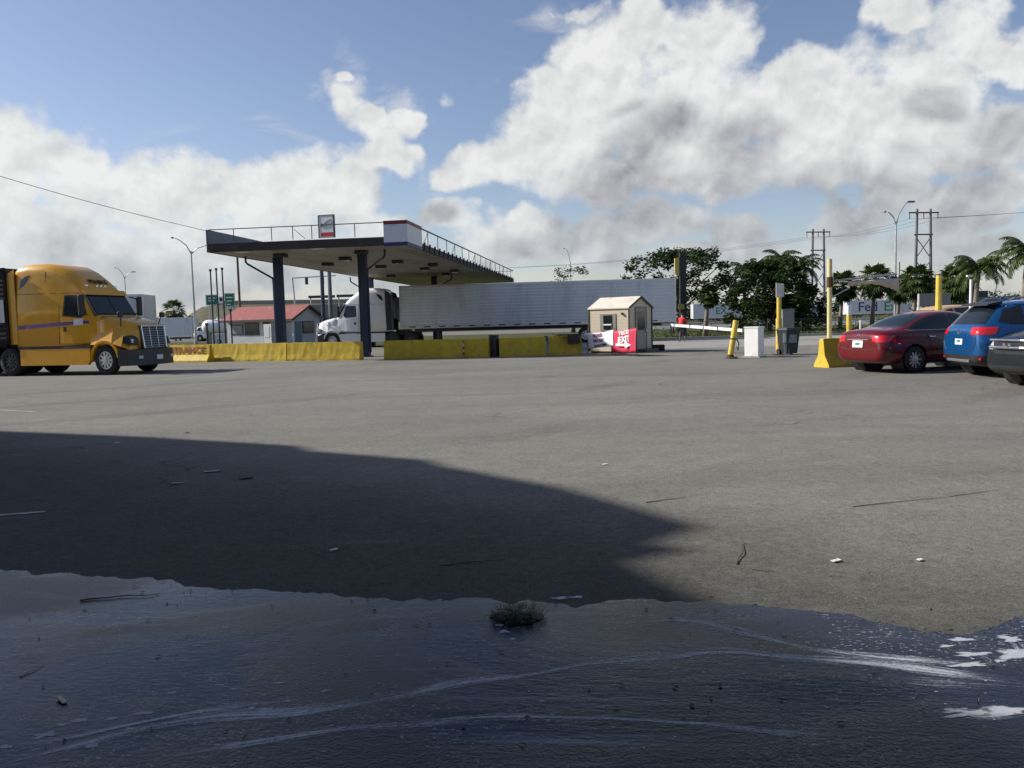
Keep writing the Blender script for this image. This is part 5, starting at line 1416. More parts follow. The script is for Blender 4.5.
# bin
g = G(791, 355)
bn = thing('wheeled_bin', 'dark green wheeled bin with a closed lid beside the yellow post', 'bin', (g.x, g.y + .3, 0), R(14))
obj('bin_body', loft(BM(), [[(-.22, -.24, .06), (.22, -.24, .06), (.22, .24, .06), (-.22, .24, .06)], [(-.28, -.33, .92), (.28, -.33, .92), (.28, .33, .92), (-.28, .33, .92)]]), M('bin_green', (.014, .02, .02), .5, var=.2), bn)
obj('lid', loft(BM(), [[(-.30, -.37, .92), (.30, -.37, .92), (.30, .36, .92), (-.30, .36, .92)], [(-.26, -.30, 1.0), (.26, -.30, 1.0), (.26, .3, 1.0), (-.26, .3, 1.0)]]), M('bin_lid', (.025, .032, .03), .5), bn)
obj('handle', T([(-.26, .38, .93), (-.26, .44, .93), (.26, .44, .93), (.26, .38, .93)], .018, 6), black_plastic, bn)
for sg in (-1, 1): obj('bin_wheel', T([(sg * .25, .22, .11), (sg * .30, .22, .11)], .11, 16), black_rubber, bn)
obj('front_label', B(-.15, .15, -.318, -.30, .45, .75), M('bin_label', (.2, .23, .26), .5), bn)
g = G(786.2, 354.9)
kp = thing('keypad_stand', 'short blue-grey keypad stand between the yellow post and the bin', 'keypad', (g.x, g.y - .05, 0), R(-20))
obj('stand', B(-.09, .09, -.08, .08, 0, .72, bev=.01), M('keypad_blue', (.15, .19, .24), .5, var=.15), kp); obj('keypad', B(-.12, .12, -.12, -.08, .45, .80, bev=.01), M('keypad_face', (.30, .34, .38), .4), kp)
# utility cabinet further back
g = Vector((X(787, 46), 46, 0))
mk('utility_cabinet', 'slim grey utility cabinet standing behind the wheeled bin', 'cabinet', box(box(BM(), -.33, .33, -.25, .25, 0, 1.75, bev=.02), -.36, .36, -.28, .28, 1.75, 1.8), M('cabinet_grey', (.17, .18, .18), .6, var=.15), loc=tuple(g))
# clearance bar gantry behind the yellow barrier
Yg = 24.4
g = Vector((X(829.5, Yg), Yg, 0)); zt_ = W(829, 259, Yg).z
cg = thing('clearance_gate', 'tall pale yellow pole with side arm and ragged white banner behind the barrier', 'gate', g)
obj('pole', T([Z0, Vector((0, 0, zt_))], .07, 12), M('pole_cream', (.62, .52, .25), .5, var=.12, dirt=(.6, .58, .5), dscale=3), cg)
e = W(897, 274, Yg) - g; s0 = W(831, 281, Yg) - g; s1 = W(832, 297, Yg) - g; s2 = W(850, 287.5, Yg) - g
obj('side_arm', T([s0, e], .028, 8), galv, cg); obj('brace', T([s1, s2], .022, 8), galv, cg)
obj('pole_clamp', T([Vector((0, 0, s0.z - .18)), Vector((0, 0, s0.z + .12))], .095, 12), M('rust', (.10, .05, .02), .9), cg)
b = BM(); rows = []; n = 22
q0 = W(848, 287.5, Yg) - g; q1 = W(898, 289, Yg) - g
for i in range(n + 1):
    t_ = i / n; x = q0.x + (q1.x - q0.x) * t_; zc = q0.z + (q1.z - q0.z) * t_
    bot = zc + .02 + .15 * math.sin(PI * t_) ** .8 - t_ * .10 + .012 * math.sin(t_ * 31); top = s0.z + (e.z - s0.z) * ((x - s0.x) / (e.x - s0.x)) - .07 - .06 * t_
    rows.append([(x, y + .02 * math.sin(t_ * 11), z) for y, z in ((-.03, bot), (-.05, (bot + top) / 2), (-.03, top), (.0, top), (-.01, (bot + top) / 2), (0, bot))])
loft(b, rows); obj('cloth_banner', b, M('ragged_cloth', (.62, .52, .44), .8, var=.15, dirt=(.35, .25, .2)), cg, smooth=True)
for t_ in (.1, .5, .9):
    p = q0.lerp(q1, t_); obj('tie', T([Vector((p.x, -.02, p.z + .36)), Vector((p.x, 0, s0.z + (e.z - s0.z) * ((p.x - s0.x) / (e.x - s0.x))))], .01, 5), dark_steel, cg)
# yellow posts behind the sedan
g = Vector((X(849.5, 31), 31, 0)); zt_ = W(849, 315, 31).z
yp = thing('bollard', 'yellow post with a white box on top behind the tail of the red sedan', 'bollard', g)
obj('post', T([Z0, Vector((-.02, 0, zt_))], .10, 12), yellow_bright, yp); obj('head_box', B(-.08, .08, -.06, .06, zt_ - .02, zt_ + .36, bev=.02), white_paint, yp)
pole(938.5, 275.5, 27, 'tall yellow steel post rising over the red sedan roof', .115, yellow_bright, 'yellow_post', 'post')
wp = pole(970.5, 279.5, 26, 'slender white pole with a small head behind the blue SUV', .05, white_paint, 'white_pole', 'pole')
obj('head', B(-.14, .03, -.04, .04, 2.55, 2.61), white_paint, wp)
Yb = 38; a = W(919, 306, Yb); b_ = W(950, 293, Yb)
bb = thing('notice_board', 'blank grey notice board on pale legs over the red sedan roof', 'board', (a.x, Yb, 0))
obj('board', B(0, b_.x - a.x, -.03, .03, a.z, b_.z, bev=.01), M('board_grey', (.22, .215, .21), .7, var=.08), bb)
for x in (0.0, b_.x - a.x): obj('leg', T([(x, .05, 0), (x, .05, b_.z)], .045, 8), off_white, bb)
for k, px in enumerate((953, 860.5)):
    pole(px, 306 if k == 0 else 320, 40, ['short pale post just east of the blank grey board', 'short pale post between the two yellow posts'][k], .05, off_white, 'short_post', 'post')
# vertical yellow and black pylon next to the long trailer
Yp = 63; x = X(681.5, Yp); zt_ = W(682, 252.5, Yp).z
py_ = thing('pylon_sign', 'tall black pylon with a yellow edge sign at the tail of the long trailer', 'sign', (x + .1, Yp - .1, 0))
obj('column', B(-.24, .24, -.2, .2, 0, zt_, bev=.02), M('pylon_black', (.015, .016, .018), .5), py_)
ya = W(681, 276, Yp).z; yb = W(681, 257, Yp).z
obj('sign_face', P_([(-.62, ya + .25), (-.28, ya), (-.28, yb), (-.62, yb - .1)], -.12, .12), M('sign_yellow', (.55, .42, .12), .5, var=.1), py_)
obj('sign_edge', B(-.28, -.24, -.14, .14, ya, yb), black_plastic, py_)
z1_ = W(681, 309.5, Yp).z
obj('small_plate', B(-.42, .06, -.24, -.21, z1_, z1_ + .42, bev=.01), M('plate_olive', (.34, .33, .10), .5), py_)

# ------------------------------------------------------------------ cyclist in red beyond the gate
def skinbody(chains, name='tmp', lv=2):
    me = bpy.data.meshes.new(name); vs_, es_, rs_ = [], [], []
    key = {}
    for ch in chains:
        prev = None
        for (p, r) in ch:
            k = tuple(round(c, 4) for c in p)
            if k not in key: key[k] = len(vs_); vs_.append(p); rs_.append(r)
            if prev is not None and prev != key[k]: es_.append((prev, key[k]))
            prev = key[k]
    me.from_pydata(vs_, es_, []); o = bpy.data.objects.new(name, me); COL.objects.link(o)
    md = o.modifiers.new('k', 'SKIN'); md.use_smooth_shade = True
    for i, r in enumerate(rs_): me.skin_vertices[0].data[i].radius = (r, r) if not isinstance(r, tuple) else r
    for i in range(len(rs_)): me.skin_vertices[0].data[i].use_root = (i == 0)
    s = o.modifiers.new('s', 'SUBSURF'); s.levels = lv; s.render_levels = lv
    dg = bpy.context.evaluated_depsgraph_get(); m2 = bpy.data.meshes.new_from_object(o.evaluated_get(dg), depsgraph=dg)
    bpy.data.objects.remove(o); bpy.data.meshes.remove(me)
    b = BM(); b.from_mesh(m2); bpy.data.meshes.remove(m2); b.normal_update(); b.verts.index_update(); return b
g = G(682, 341.6)
cyrz = R(62)
pe = thing('person', 'person in a red shirt and dark trousers riding a bicycle behind the boom arm', 'person', (g.x, g.y, 0), cyrz)
pel = (-.22, 0, .93)
ch = [[(pel, (.15, .13)), ((-.14, 0, 1.10), (.14, .12)), ((-.02, 0, 1.28), (.16, .12)), ((.06, 0, 1.40), (.13, .10)), ((.09, 0, 1.47), (.055, .055)), ((.12, 0, 1.56), (.075, .085)), ((.13, 0, 1.67), (.09, .085)), ((.12, 0, 1.74), (.06, .06))]]
for sg, kn, ft in ((-1, (.14, .80), (.10, .42)), (1, (.12, .62), (.02, .20))):
    ch.append([(pel, (.15, .13)), ((-.20, sg * .10, .90), .095), ((kn[0], sg * .11, kn[1]), .062), ((ft[0], sg * .10, ft[1]), .042), ((ft[0] + .12, sg * .10, ft[1] - .05), .035)])
    ch.append([((.06, 0, 1.40), (.13, .10)), ((.05, sg * .17, 1.38), .062), ((.20, sg * .24, 1.18), .045), ((.40, sg * .22, 1.06), .034), ((.47, sg * .21, 1.05), .034)])
body = skinbody(ch)
shirt = carve(body, lambda c, n: c.z > .98 and c.z < 1.455 and not (c.x > .22), .012)
trous = carve(body, lambda c, n: c.z <= .98 and not (c.z < .30 and c.x > .02) and not (c.x > .30), .010)
hair = carve(body, lambda c, n: c.z > 1.63 and (c.x < .13 or c.z > 1.72), .012)
obj('body', body, skin, pe, smooth=True); obj('shirt', shirt, red_cloth, pe, smooth=True); obj('trousers', trous, dark_cloth, pe, smooth=True); obj('hair', hair, dark_cloth, pe, smooth=True)
bk = thing('bicycle', 'dark bicycle ridden by the person in the red shirt', 'bicycle', (g.x, g.y, 0), cyrz)
fr = BM()
for a, b in (((-.52, 0, .33), (0, 0, .30)), ((0, 0, .30), (-.20, 0, .80)), ((0, 0, .30), (.36, 0, .78)), ((-.18, 0, .74), (.34, 0, .84)), ((-.52, 0, .33), (-.18, 0, .74)), ((.34, 0, .92), (.54, 0, .33)), ((.34, 0, .92), (.33, 0, 1.02))):
    tube(fr, [a, b], .018, 8)
obj('frame', fr, M('bike_frame', (.03, .03, .05), .4), bk)
obj('handlebar', T([(.44, -.26, 1.02), (.34, -.1, 1.03), (.34, .1, 1.03), (.44, .26, 1.02)], .014, 8), dark_steel, bk)
obj('saddle', loft(BM(), [[(-.32, -.08, .80), (-.32, .08, .80), (-.32, .06, .84), (-.32, -.06, .84)], [(-.06, -.02, .80), (-.06, .02, .80), (-.06, .015, .83), (-.06, -.015, .83)]]), black_plastic, bk)
for x in (-.52, .54):
    b = BM(); tube(b, [(x + .32 * math.cos(2 * PI * k / 24), 0, .335 + .32 * math.sin(2 * PI * k / 24)) for k in range(25)], .017, 6, False)
    w = obj('wheel', b, black_rubber, bk)
    b = BM()
    for k in range(12): tube(b, [(x, 0, .335), (x + .31 * math.cos(2 * PI * k / 12), 0, .335 + .31 * math.sin(2 * PI * k / 12))], .003, 4)
    obj('spokes', b, alu, w)
obj('crank', T([(.02, -.10, .20), (0, -.06, .30), (0, .06, .30), (-.02, .10, .40)], .012, 6), dark_steel, bk)
# ------------------------------------------------------------------ vegetation
def leaf(bm, p, s, rnd, flat=.5):
    a = rnd.uniform(0, 2 * PI); t = rnd.uniform(-1.2, 1.2)
    d = Vector((math.cos(a), math.sin(a), t * flat)).normalized()
    w = d.cross(Vector((rnd.uniform(-1, 1), rnd.uniform(-1, 1), rnd.uniform(.2, 1)))).normalized()
    l = s * rnd.uniform(.6, 1.3)
    A = bm.verts.new(p - d * l * .5); Bv = bm.verts.new(p + w * l * .27); C = bm.verts.new(p + d * l * .5); D = bm.verts.new(p - w * l * .27)
    bm.faces.new((A, Bv, C, D))
def crown(clumps, per, s, seed=0, squash=.75):
    rnd = random.Random(seed); bm = BM()
    for (c, r) in clumps:
        for k in range(int(per * (r ** 1.5))):
            u = Vector((rnd.gauss(0, 1), rnd.gauss(0, 1), rnd.gauss(0, 1))).normalized() * (rnd.random() ** .45) * r
            u.z *= squash
            leaf(bm, c + u, s, rnd)
    return bm
def broad_tree(name, label, x, y, h, wd, seed, mat, leafs=.26, per=120, trunk_h=2.2, group=None, clump=(.5, 1.15), nclump=60, low=.28, cat='tree'):
    rnd = random.Random(seed)
    t = thing(name, label, cat, (x, y, 0), rnd.uniform(0, 6), group)
    cl = []; limbs = BM()
    r0_ = h * .028
    tube(limbs, [(0, 0, -.05), (.05, .02, trunk_h * .5), (0, .1, trunk_h)], [r0_ * 1.4, r0_, r0_ * .9], 9)
    ends = []
    for k in range(9):
        a = k * 2.4 + rnd.uniform(-.3, .3); q = rnd.uniform(.25, .85)
        e = Vector((math.cos(a) * wd * .5 * q, math.sin(a) * wd * .5 * q, h * rnd.uniform(.5, .88)))
        m = Vector((e.x * .45, e.y * .45, trunk_h + (e.z - trunk_h) * .55))
        tube(limbs, [(0, .1, trunk_h * .95), m, e], [r0_ * .55, r0_ * .3, r0_ * .1], 6); ends.append(e)
    for k in range(nclump):
        a = rnd.uniform(0, 2 * PI); u = rnd.random() ** .55; ph = rnd.random()
        zc = h * (low + (1 - low) * ph)
        env = math.sqrt(max(0, 1 - ((ph - .38) / .66) ** 2))
        rr_ = wd * .5 * env * u
        cl.append((Vector((math.cos(a) * rr_, math.sin(a) * rr_, min(zc, h * .95))), rnd.uniform(*clump)))
    obj('trunk', limbs, bark, t, smooth=True)
    obj('crown', crown(cl, per, leafs, seed), mat, t)
    return t
def frond(bm, L_, droop, rnd, base, az, elv, width=.55, nl=26, thin=.045, twist=0):
    """feather frond: arching rachis with paired narrow leaflets"""
    d = Vector((math.cos(az), math.sin(az), 0)); side = Vector((-d.y, d.x, 0))
    pts = []; p = Vector(base); ang = elv
    n = 12
    for k in range(n + 1):
        pts.append(p.copy()); p = p + (d * math.cos(ang) + Vector((0, 0, math.sin(ang)))) * (L_ / n); ang -= droop / n * (.5 + 1.0 * k / n)
    tube(bm, pts, [.035 * (1 - k / (n + 1)) + .008 for k in range(n + 1)], 4, False)
    for k in range(nl):
        t_ = .16 + .84 * k / (nl - 1); q = t_ * n; i = min(int(q), n - 1); c = pts[i].lerp(pts[i + 1], q - i)
        tg = (pts[i + 1] - pts[i]).normalized(); upn = side.cross(tg)
        ll = width * (math.sin(PI * (t_ * .86 + .10)) ** .6) * rnd.uniform(.85, 1.15)
        for sg in (-1, 1):
            dr = (side * sg * .80 + tg * .55 - Vector((0, 0, 1)) * rnd.uniform(.25, .75)).normalized()
            e = c + dr * ll; m = c + dr * ll * .5 + Vector((0, 0, .03))
            w_ = tg * thin
            a_, b_, e_ = bm.verts.new(c - w_ * .5), bm.verts.new(c + w_ * .5), bm.verts.new(e - Vector((0, 0, ll * .12)))
            m1, m2 = bm.verts.new(m - w_ * .6), bm.verts.new(m + w_ * .6)
            bm.faces.new((a_, b_, m2, m1)); bm.faces.new((m1, m2, e_))
def fan(bm, rnd, base, az, elv, st=1.0, r=.75, n=16):
    d = Vector((math.cos(az) * math.cos(elv), math.sin(az) * math.cos(elv), math.sin(elv)))
    c = Vector(base) + d * st - Vector((0, 0, st * .18)); tube(bm, [base, Vector(base) + d * st * .6, c], .014, 4, False)
    s1 = d.cross(Vector((0, 0, 1))).normalized(); s2 = (d - Vector((0, 0, rnd.uniform(.2, .7)))).normalized()
    for k in range(n):
        a = -2.1 + 4.2 * k / (n - 1); dr = s2 * math.cos(a) + s1 * math.sin(a)
        e = c + dr * r * rnd.uniform(.85, 1.1); e.z -= r * .22; m = c + dr * r * .55
        pw = dr.cross(s1.cross(s2)).normalized() * .085
        A, B1, C, D = bm.verts.new(c), bm.verts.new(m + pw), bm.verts.new(e), bm.verts.new(m - pw)
        bm.faces.new((A, B1, C, D))
def palm(name, label, x, y, h, kind, seed, L_=3.0, group=None, nf=20, lean=.3, rtr=.16):
    rnd = random.Random(seed)
    t = thing(name, label, 'palm', (x, y, 0), 0, group)
    th = h - L_ * (.42 if kind == 'feather' else .5)
    lx = lean; pts = [(0, 0, -.05), (lx * .25, 0, th * .35), (lx * .65, .05, th * .7), (lx, 0, th)]
    obj('trunk', T(pts, [rtr * 1.35, rtr, rtr * .9, rtr * .8], 10), palm_bark, t, smooth=True)
    bm = BM(); top = Vector((lx, 0, th - .05))
    if kind == 'feather':
        nf += 6
        for k in range(nf):
            q = k / nf; elv = 1.25 - 1.55 * q + rnd.uniform(-.12, .12)
            frond(bm, L_ * rnd.uniform(.85, 1.08), 1.75 + .3 * rnd.random(), rnd, top, k * 2.399 + rnd.uniform(-.2, .2), elv, width=L_ * .27, nl=24, thin=.058)
    else:
        for k in range(nf * 2):
            q = k / (nf * 2); elv = 1.35 - 2.1 * q
            fan(bm, rnd, top, k * 2.399 + rnd.uniform(-.2, .2), elv, L_ * .42, L_ * .36)
        for k in range(18):
            a = rnd.uniform(0, 2 * PI); fan(bm, rnd, top - Vector((0, 0, .2)), a, -1.1, L_ * .3, L_ * .3, 9)
    obj('crown', bm, leaf_palm, t)
    return t
# big oak by the trailer tail
broad_tree('oak_tree', 'large dark oak with open twiggy crown behind the tail of the long white trailer', X(679, 78), 78, Zt(679, 250, 78), 11.5, 4, leaf_dark, .34, 120, 2.0, nclump=112, clump=(.4, 1.0), low=.42)
broad_tree('small_tree', 'thin sparse tree top showing above the long white trailer below a lamp', X(573, 95), 95, Zt(573, 266, 95), 6.6, 8, leaf_olive, .26, 60, 2.5, nclump=50, clump=(.35, .75), low=.5)
broad_tree('small_tree', 'bushy green tree between the yellow truck hood and the small palm', X(144, 132), 132, Zt(144, 304, 132), 7.5, 12, leaf_olive, .4, 90, 1.0, nclump=26, clump=(.6, 1.2), low=.1)
broad_tree('small_tree', 'dark low tree just east of the small distant palm', X(186, 136), 136, Zt(186, 318, 136), 6, 14, leaf_dark, .4, 90, .8, nclump=22, clump=(.6, 1.1), low=.1)
gp = 'palms along the street'
palm('palm_tree', 'small distant palm above the grey-white box trailer', X(173, 128), 128, Zt(172, 300, 128), 'fan', 3, 3.2, gp, 12)
# dense clump of dark trees and palms
broad_tree('ficus_tree', 'dense dark round tree behind the yellow post and the wheeled bin', X(770, 72), 72, Zt(770, 260, 72), 8.3, 21, leaf_dark, .36, 150, 1.2, nclump=165, clump=(.4, .9), low=.06)
broad_tree('ficus_tree', 'dark tree filling under the palms west of the pale pole with side arm', X(803, 78), 78, Zt(803, 288, 78), 4.6, 23, leaf_dark, .36, 130, .9, nclump=60, clump=(.45, .9), low=.1)
palm('palm_tree', 'feathery palm standing at the west flank of the dense dark tree', X(743, 77), 77, Zt(743, 262, 77), 'feather', 31, 2.0, gp, 18)
palm('palm_tree', 'feathery palm crown topping the middle of the dense dark tree', X(778, 73), 73, Zt(778, 250, 73), 'feather', 32, 2.1, gp, 20)
palm('palm_tree', 'feathery palm leaning out east of the dense dark tree', X(797, 71), 71, Zt(797, 256, 71), 'feather', 33, 2.2, gp, 18)
palm('palm_tree', 'dark shaggy fan palm under the east side of the open oak', X(705, 60), 60, Zt(706, 284, 60), 'fan', 34, 1.4, gp, 16)
palm('palm_tree', 'fan palm just east of the pale pole with side arm', X(840, 74), 74, Zt(836, 271, 74), 'fan', 35, 2.4, gp, 16)
palm('palm_tree', 'fan palm whose crown shows over the ragged white banner', X(872, 72), 72, Zt(872, 264, 72), 'fan', 36, 2.6, gp, 18)
palm('palm_tree', 'fan palm standing behind the twin-arm lamp pole', X(897, 75), 75, Zt(897, 274, 75), 'fan', 37, 2.2, gp, 14)
palm('palm_tree', 'fan palm at the foot of the taller power tower', X(913, 68), 68, Zt(913, 265, 68), 'fan', 38, 2.4, gp, 18)
palm('palm_tree', 'dense fan palm just east of the tall yellow steel post', X(953, 62), 62, Zt(953, 264, 62), 'fan', 39, 2.5, gp, 20)
palm('palm_tree', 'coconut palm with drooping gold-edged fronds behind the slender white pole', X(974, 56), 56, Zt(974, 255, 56), 'feather', 40, 2.25, gp, 22)
palm('palm_tree', 'larger coconut palm partly cut by the picture edge above the blue SUV', X(1022, 50), 50, Zt(1016, 238, 50), 'feather', 41, 2.1, gp, 22)
broad_tree('ficus_tree', 'dark tree mass between the tall lamp pole and the blank grey board', X(934, 76), 76, Zt(934, 278, 76), 4.4, 27, leaf_dark, .3, 120, .8, nclump=40, clump=(.5, .9), low=.05)
def hedge(label, x0, x1, Y, h, seed, dep=1.2, mat=leaf_hedge):
    rnd = random.Random(seed); cl = []
    n = int((x1 - x0) / .55)
    for k in range(n):
        cl.append((Vector((x0 + (x1 - x0) * k / n, rnd.uniform(-.3, .3) * dep, h * rnd.uniform(.35, .62))), rnd.uniform(.42, .65) * h))
    bm = crown(cl, 130, .16, seed, .9)
    for v in bm.verts: v.co.z = max(.02, v.co.z)
    o = obj('hedge', bm, mat, None, loc=(0, Y, 0)); tag(o, label, 'hedge'); return o
hedge('low dark clipped hedge across the verge behind the yellow barrier post', X(815, 66), X(868, 66), 66, 1.0, 1, mat=leaf_dark)
hedge('low olive hedge beyond the boom arm under the open oak', X(656, 64), X(728, 64), 64, .85, 2)
hedge('ragged hedge strip past the parked cars under the fan palms', X(872, 64), X(1060, 64), 64, 1.2, 3, mat=leaf_dark)
# far tree line on the horizon
def treeline(x0, x1, Y, h, seed):
    rnd = random.Random(seed); cl = []
    x = x0
    while x < x1:
        r = rnd.uniform(1.6, 3.2) * h / 7; cl.append((Vector((x, rnd.uniform(-3, 3), r * .6 + h * rnd.uniform(.05, .55) * (.6 + .5 * mnoise.noise(Vector((x * .03, 0, seed)))))), r)); x += rnd.uniform(.8, 1.5)
    bm = crown(cl, 30, .9, seed, .9)
    for v in bm.verts: v.co.z = max(0, v.co.z)
    return stuff(obj('treeline', bm, leaf_dark, None, loc=(0, Y, 0)))
treeline(40, 330, 262, 8, 5)
treeline(-330, -70, 250, 8, 6)

# highway embankment beyond the office
eb_m, nt, p = NT('embankment'); v = coordsO(nt)
c = mixc(nt, mapr(nt, noisen(nt, v, .12, 6, .65), .35, .65), (.060, .062, .028), (.12, .105, .06)); L(nt, c, p.inputs['Base Color']); p.inputs['Roughness'].default_value = .95
def yz(px, py, Y): w_ = W(px, py, Y); return (w_.x, w_.z)
prof = [yz(176, 330, 150)] + [yz(*q, 150) for q in ((184, 321), (192, 313), (202, 307), (214, 305), (232, 304.6), (400, 302), (560, 300))] + [yz(640, 318, 150)]
prof = [(prof[0][0], -.1)] + prof[1:-1] + [(prof[-1][0], -.1)]
bm = BM(); rings = []
for (y, dz, sc) in ((138, -1.0, 0), (150, 0, 1), (168, 0, 1), (182, -1, 0)):
    rings.append([(x, y + (mnoise.noise(Vector((x * .1, y, 0))) * 2), (z * sc if sc else 0) - .02) for x, z in prof])
loft(bm, rings, closed=False, cap=False)
struct(obj('embankment', bm, eb_m, smooth=True))
wl_ = thing('parapet_wall', 'beige concrete highway parapet along the top of the grassy embankment', 'wall', (0, 0, 0))
a = prof[4]; z_ = a[1]
obj('wall', loft(BM(), [[(prof[4][0], 152, prof[4][1] - .3), (prof[4][0], 152.4, prof[4][1] - .3), (prof[4][0], 152.4, prof[4][1] + .8), (prof[4][0], 152, prof[4][1] + .8)], [(prof[7][0], 152, prof[7][1] - .3), (prof[7][0], 152.4, prof[7][1] - .3), (prof[7][0], 152.4, prof[7][1] + .8), (prof[7][0], 152, prof[7][1] + .8)]]), M('parapet', (.30, .28, .23), .8, var=.12), wl_)
obj('abutment', loft(BM(), [[(X(247, 143), 143, 0), (X(247, 143), 148, 0), (X(247, 143), 148, 5.3), (X(247, 143), 143, 5.3)], [(X(470, 143), 143, 0), (X(470, 143), 148, 0), (X(470, 143), 148, 5.6), (X(470, 143), 143, 5.6)]]), M('abutment', (.20, .185, .15), .85, var=.2, scale=.2), wl_)

# long low building past the cars
gx0, gx1, Yg2 = X(966, 88), X(1120, 88), 88
zr = Zt(990, 297, 88)
lb2 = thing('building', 'long low grey-blue building behind the palms past the blue SUV', 'building', (gx0, Yg2, 0))
wl2 = obj('wall', B(0, gx1 - gx0, 0, 12, 0, zr - .5), M('wall_bluegrey', (.17, .20, .22), .7, var=.1), lb2)
obj('roof', P_([(-.5, zr - .5), (12.5, zr - .5), (12.3, zr), (-.3, zr)], -.5, gx1 - gx0 + .5, 'x'), M('roof_slate', (.09, .11, .12), .7), lb2)
obj('roof_unit', B(1.2, 3.6, 2, 4, zr, zr + .75, bev=.05), dark_steel, lb2)
for k in range(5):
    w = obj('window', B(1.0 + k * 3.2, 3.2 + k * 3.2, -.06, 0, .9, 2.1), off_white, lb2); obj('pane', B(1.1 + k * 3.2, 3.1 + k * 3.2, -.08, -.06, 1.0, 2.0), glass_dark, w)
# pale warehouse strip between trunks
# chain link fence on the verge
fx0, fx1, Yf = X(700, 57), X(838, 57), 57
cf = thing('wire_fence', 'thin chain link fence along the grass verge beyond the gate cabinet', 'fence', (fx0, Yf, 0))
fb2 = BM()
tube(fb2, [(0, 0, 1.15), (fx1 - fx0, 0, 1.15)], .022, 6); obj('top_rail', fb2, dark_steel, cf)
x = 0
while x <= fx1 - fx0:
    obj('post', T([(x, 0, 0), (x, 0, 1.2)], .025, 6), dark_steel, cf); x += 2.4
mb = BM(); s_ = .22
for k in range(int((fx1 - fx0) / s_)):
    for dx in (1, -1):
        xa_ = k * s_ + (0 if dx > 0 else 1.1); xb_ = xa_ + dx * 1.1
        if xb_ < 0 or xb_ > fx1 - fx0 or xa_ > fx1 - fx0: continue
        tube(mb, [(xa_, 0, .03), (xb_, 0, 1.13)], .0022, 3, False)
obj('wire_mesh', mb, dark_steel, cf)

# guard rail along the street
gr = thing('guard_rail', 'low metal guard rail between the street and the verge palms', 'guard rail', (X(640, 101), 101, 0))
Lg = X(1100, 101) - X(640, 101)
obj('rail', P_([(0, .48), (.05, .53), (0, .58), (.05, .66), (0, .74), (-.03, .74), (-.03, .48)], 0, Lg, 'x'), galv, gr)
for k in range(int(Lg / 3.8)): obj('post', B(k * 3.8 + .5, k * 3.8 + .62, .05, .2, 0, .7), galv, gr)

# ------------------------------------------------------------------ unseen building west of the camera (casts the big shade)
wall_m = M('block_wall', (.20, .19, .18), .8, var=.12, bump=.3)
wb = thing('unseen_building', 'tall grey unseen building casting the big shade beside the lot, west of the viewer', 'building', (0, 0, 0))
ofs = Vector((-1.516, .268, 0)) * 8 / 1
def cast(gp_, z): return (gp_.x - 1.516 * z / 1.0, gp_.y + .268 * z)
HB = 8.0
edge_px = [(-420, 426), (0, 431), (150, 437), (300, 446), (312, 451), (430, 460), (445, 466), (560, 487), (640, 508), (690, 523), (705, 528), (655, 545), (700, 549), (633, 563), (690, 590), (722, 606), (850, 660), (985, 720), (1150, 800)]
pl = [cast(G(*e), HB) for e in edge_px]
pl += [(-4.0, -9), (-30, -9), (-34, 16)]
obj('wall', prism(BM(), pl, 0, HB, 'z'), wall_m, wb)
# unseen block added behind the viewer to hold back sky light
bk2 = thing('unseen_building', 'low grey block added unseen behind the viewer to block sky light', 'building', (0, 0, 0))
obj('wall', B(-3.8, 16, -20, -5.5, 0, 6.5), wall_m, bk2)
obj('unseen_block_edge', B(-3.9, 16.1, -20.1, -5.35, 6.5, 6.8), dark_steel, bk2)

ry = thing('sky_block_roof', 'flat roof on square posts added unseen above the viewer to cut sky light', 'canopy', (0, 0, 0))  # out-of-view roof, added so less sky light reaches the shaded foreground
obj('roof', B(-10.5, 10, -5.6, 3.4, 5.0, 5.25), wall_m, ry)
obj('sky_block_edge', B(-10.6, 10.1, 3.4, 3.5, 4.9, 5.3), dark_steel, ry)
for x in (-6.8, 9.7): obj('post', B(x - .12, x + .12, 3.0, 3.24, 0, 5.0), dark_steel, ry)
# ------------------------------------------------------------------ litter on the paving
def stick(px, py, px2, py2, r, label, mat, arch=.002, cat='twig'):
    r *= .6
    a = G(px, py); b = G(px2, py2); n = 8; m = a.lerp(b, .5); amp = min(.03, (b - a).length * .12)
    pts = []
    for k in range(n + 1):
        t_ = k / n; q = a.lerp(b, t_); q = q + Vector((mnoise.noise(Vector((t_ * 3, px, 0))) * amp, mnoise.noise(Vector((t_ * 3, py, 5))) * amp, (.001 if py < 600 else .005) + r + math.sin(PI * t_) * arch)); pts.append(q - m)
    o = obj('twig', T(pts, [r * (1.1 - .7 * k / n) for k in range(n + 1)], 6), mat, None, loc=m); tag(o, label, cat)
tw = M('twig', (.05, .035, .022), .8); twr = M('twig_red', (.16, .07, .045), .8); straw = M('dry_straw', (.33, .29, .2), .8)
stick(80, 602, 160, 595, .007, 'long dark twig lying in the wash water below the shaded paving', tw)
stick(646, 503, 686, 498, .006, 'reddish thin twig on the sunlit paving east of the shade tip', twr)
stick(737, 565, 746, 544, .006, 'short curved dark twig lying diagonally on the sunlit paving', tw, .006)
stick(752, 570, 776, 573, .004, 'thin dark straw piece beside the short curved twig', tw)
stick(853, 507, 950, 497, .005, 'long brown stalk on open sunlit paving beneath the parked cars', twr)
stick(950, 497, 1000, 490, .004, 'fine stalk end continuing east from the long brown stalk', twr)
stick(440, 566, 505, 560, .004, 'faint twig in the shade north of the grass clump', tw)
stick(20, 678, 44, 666, .004, 'pale dry straw floating in the sudsy water near the corner', straw)
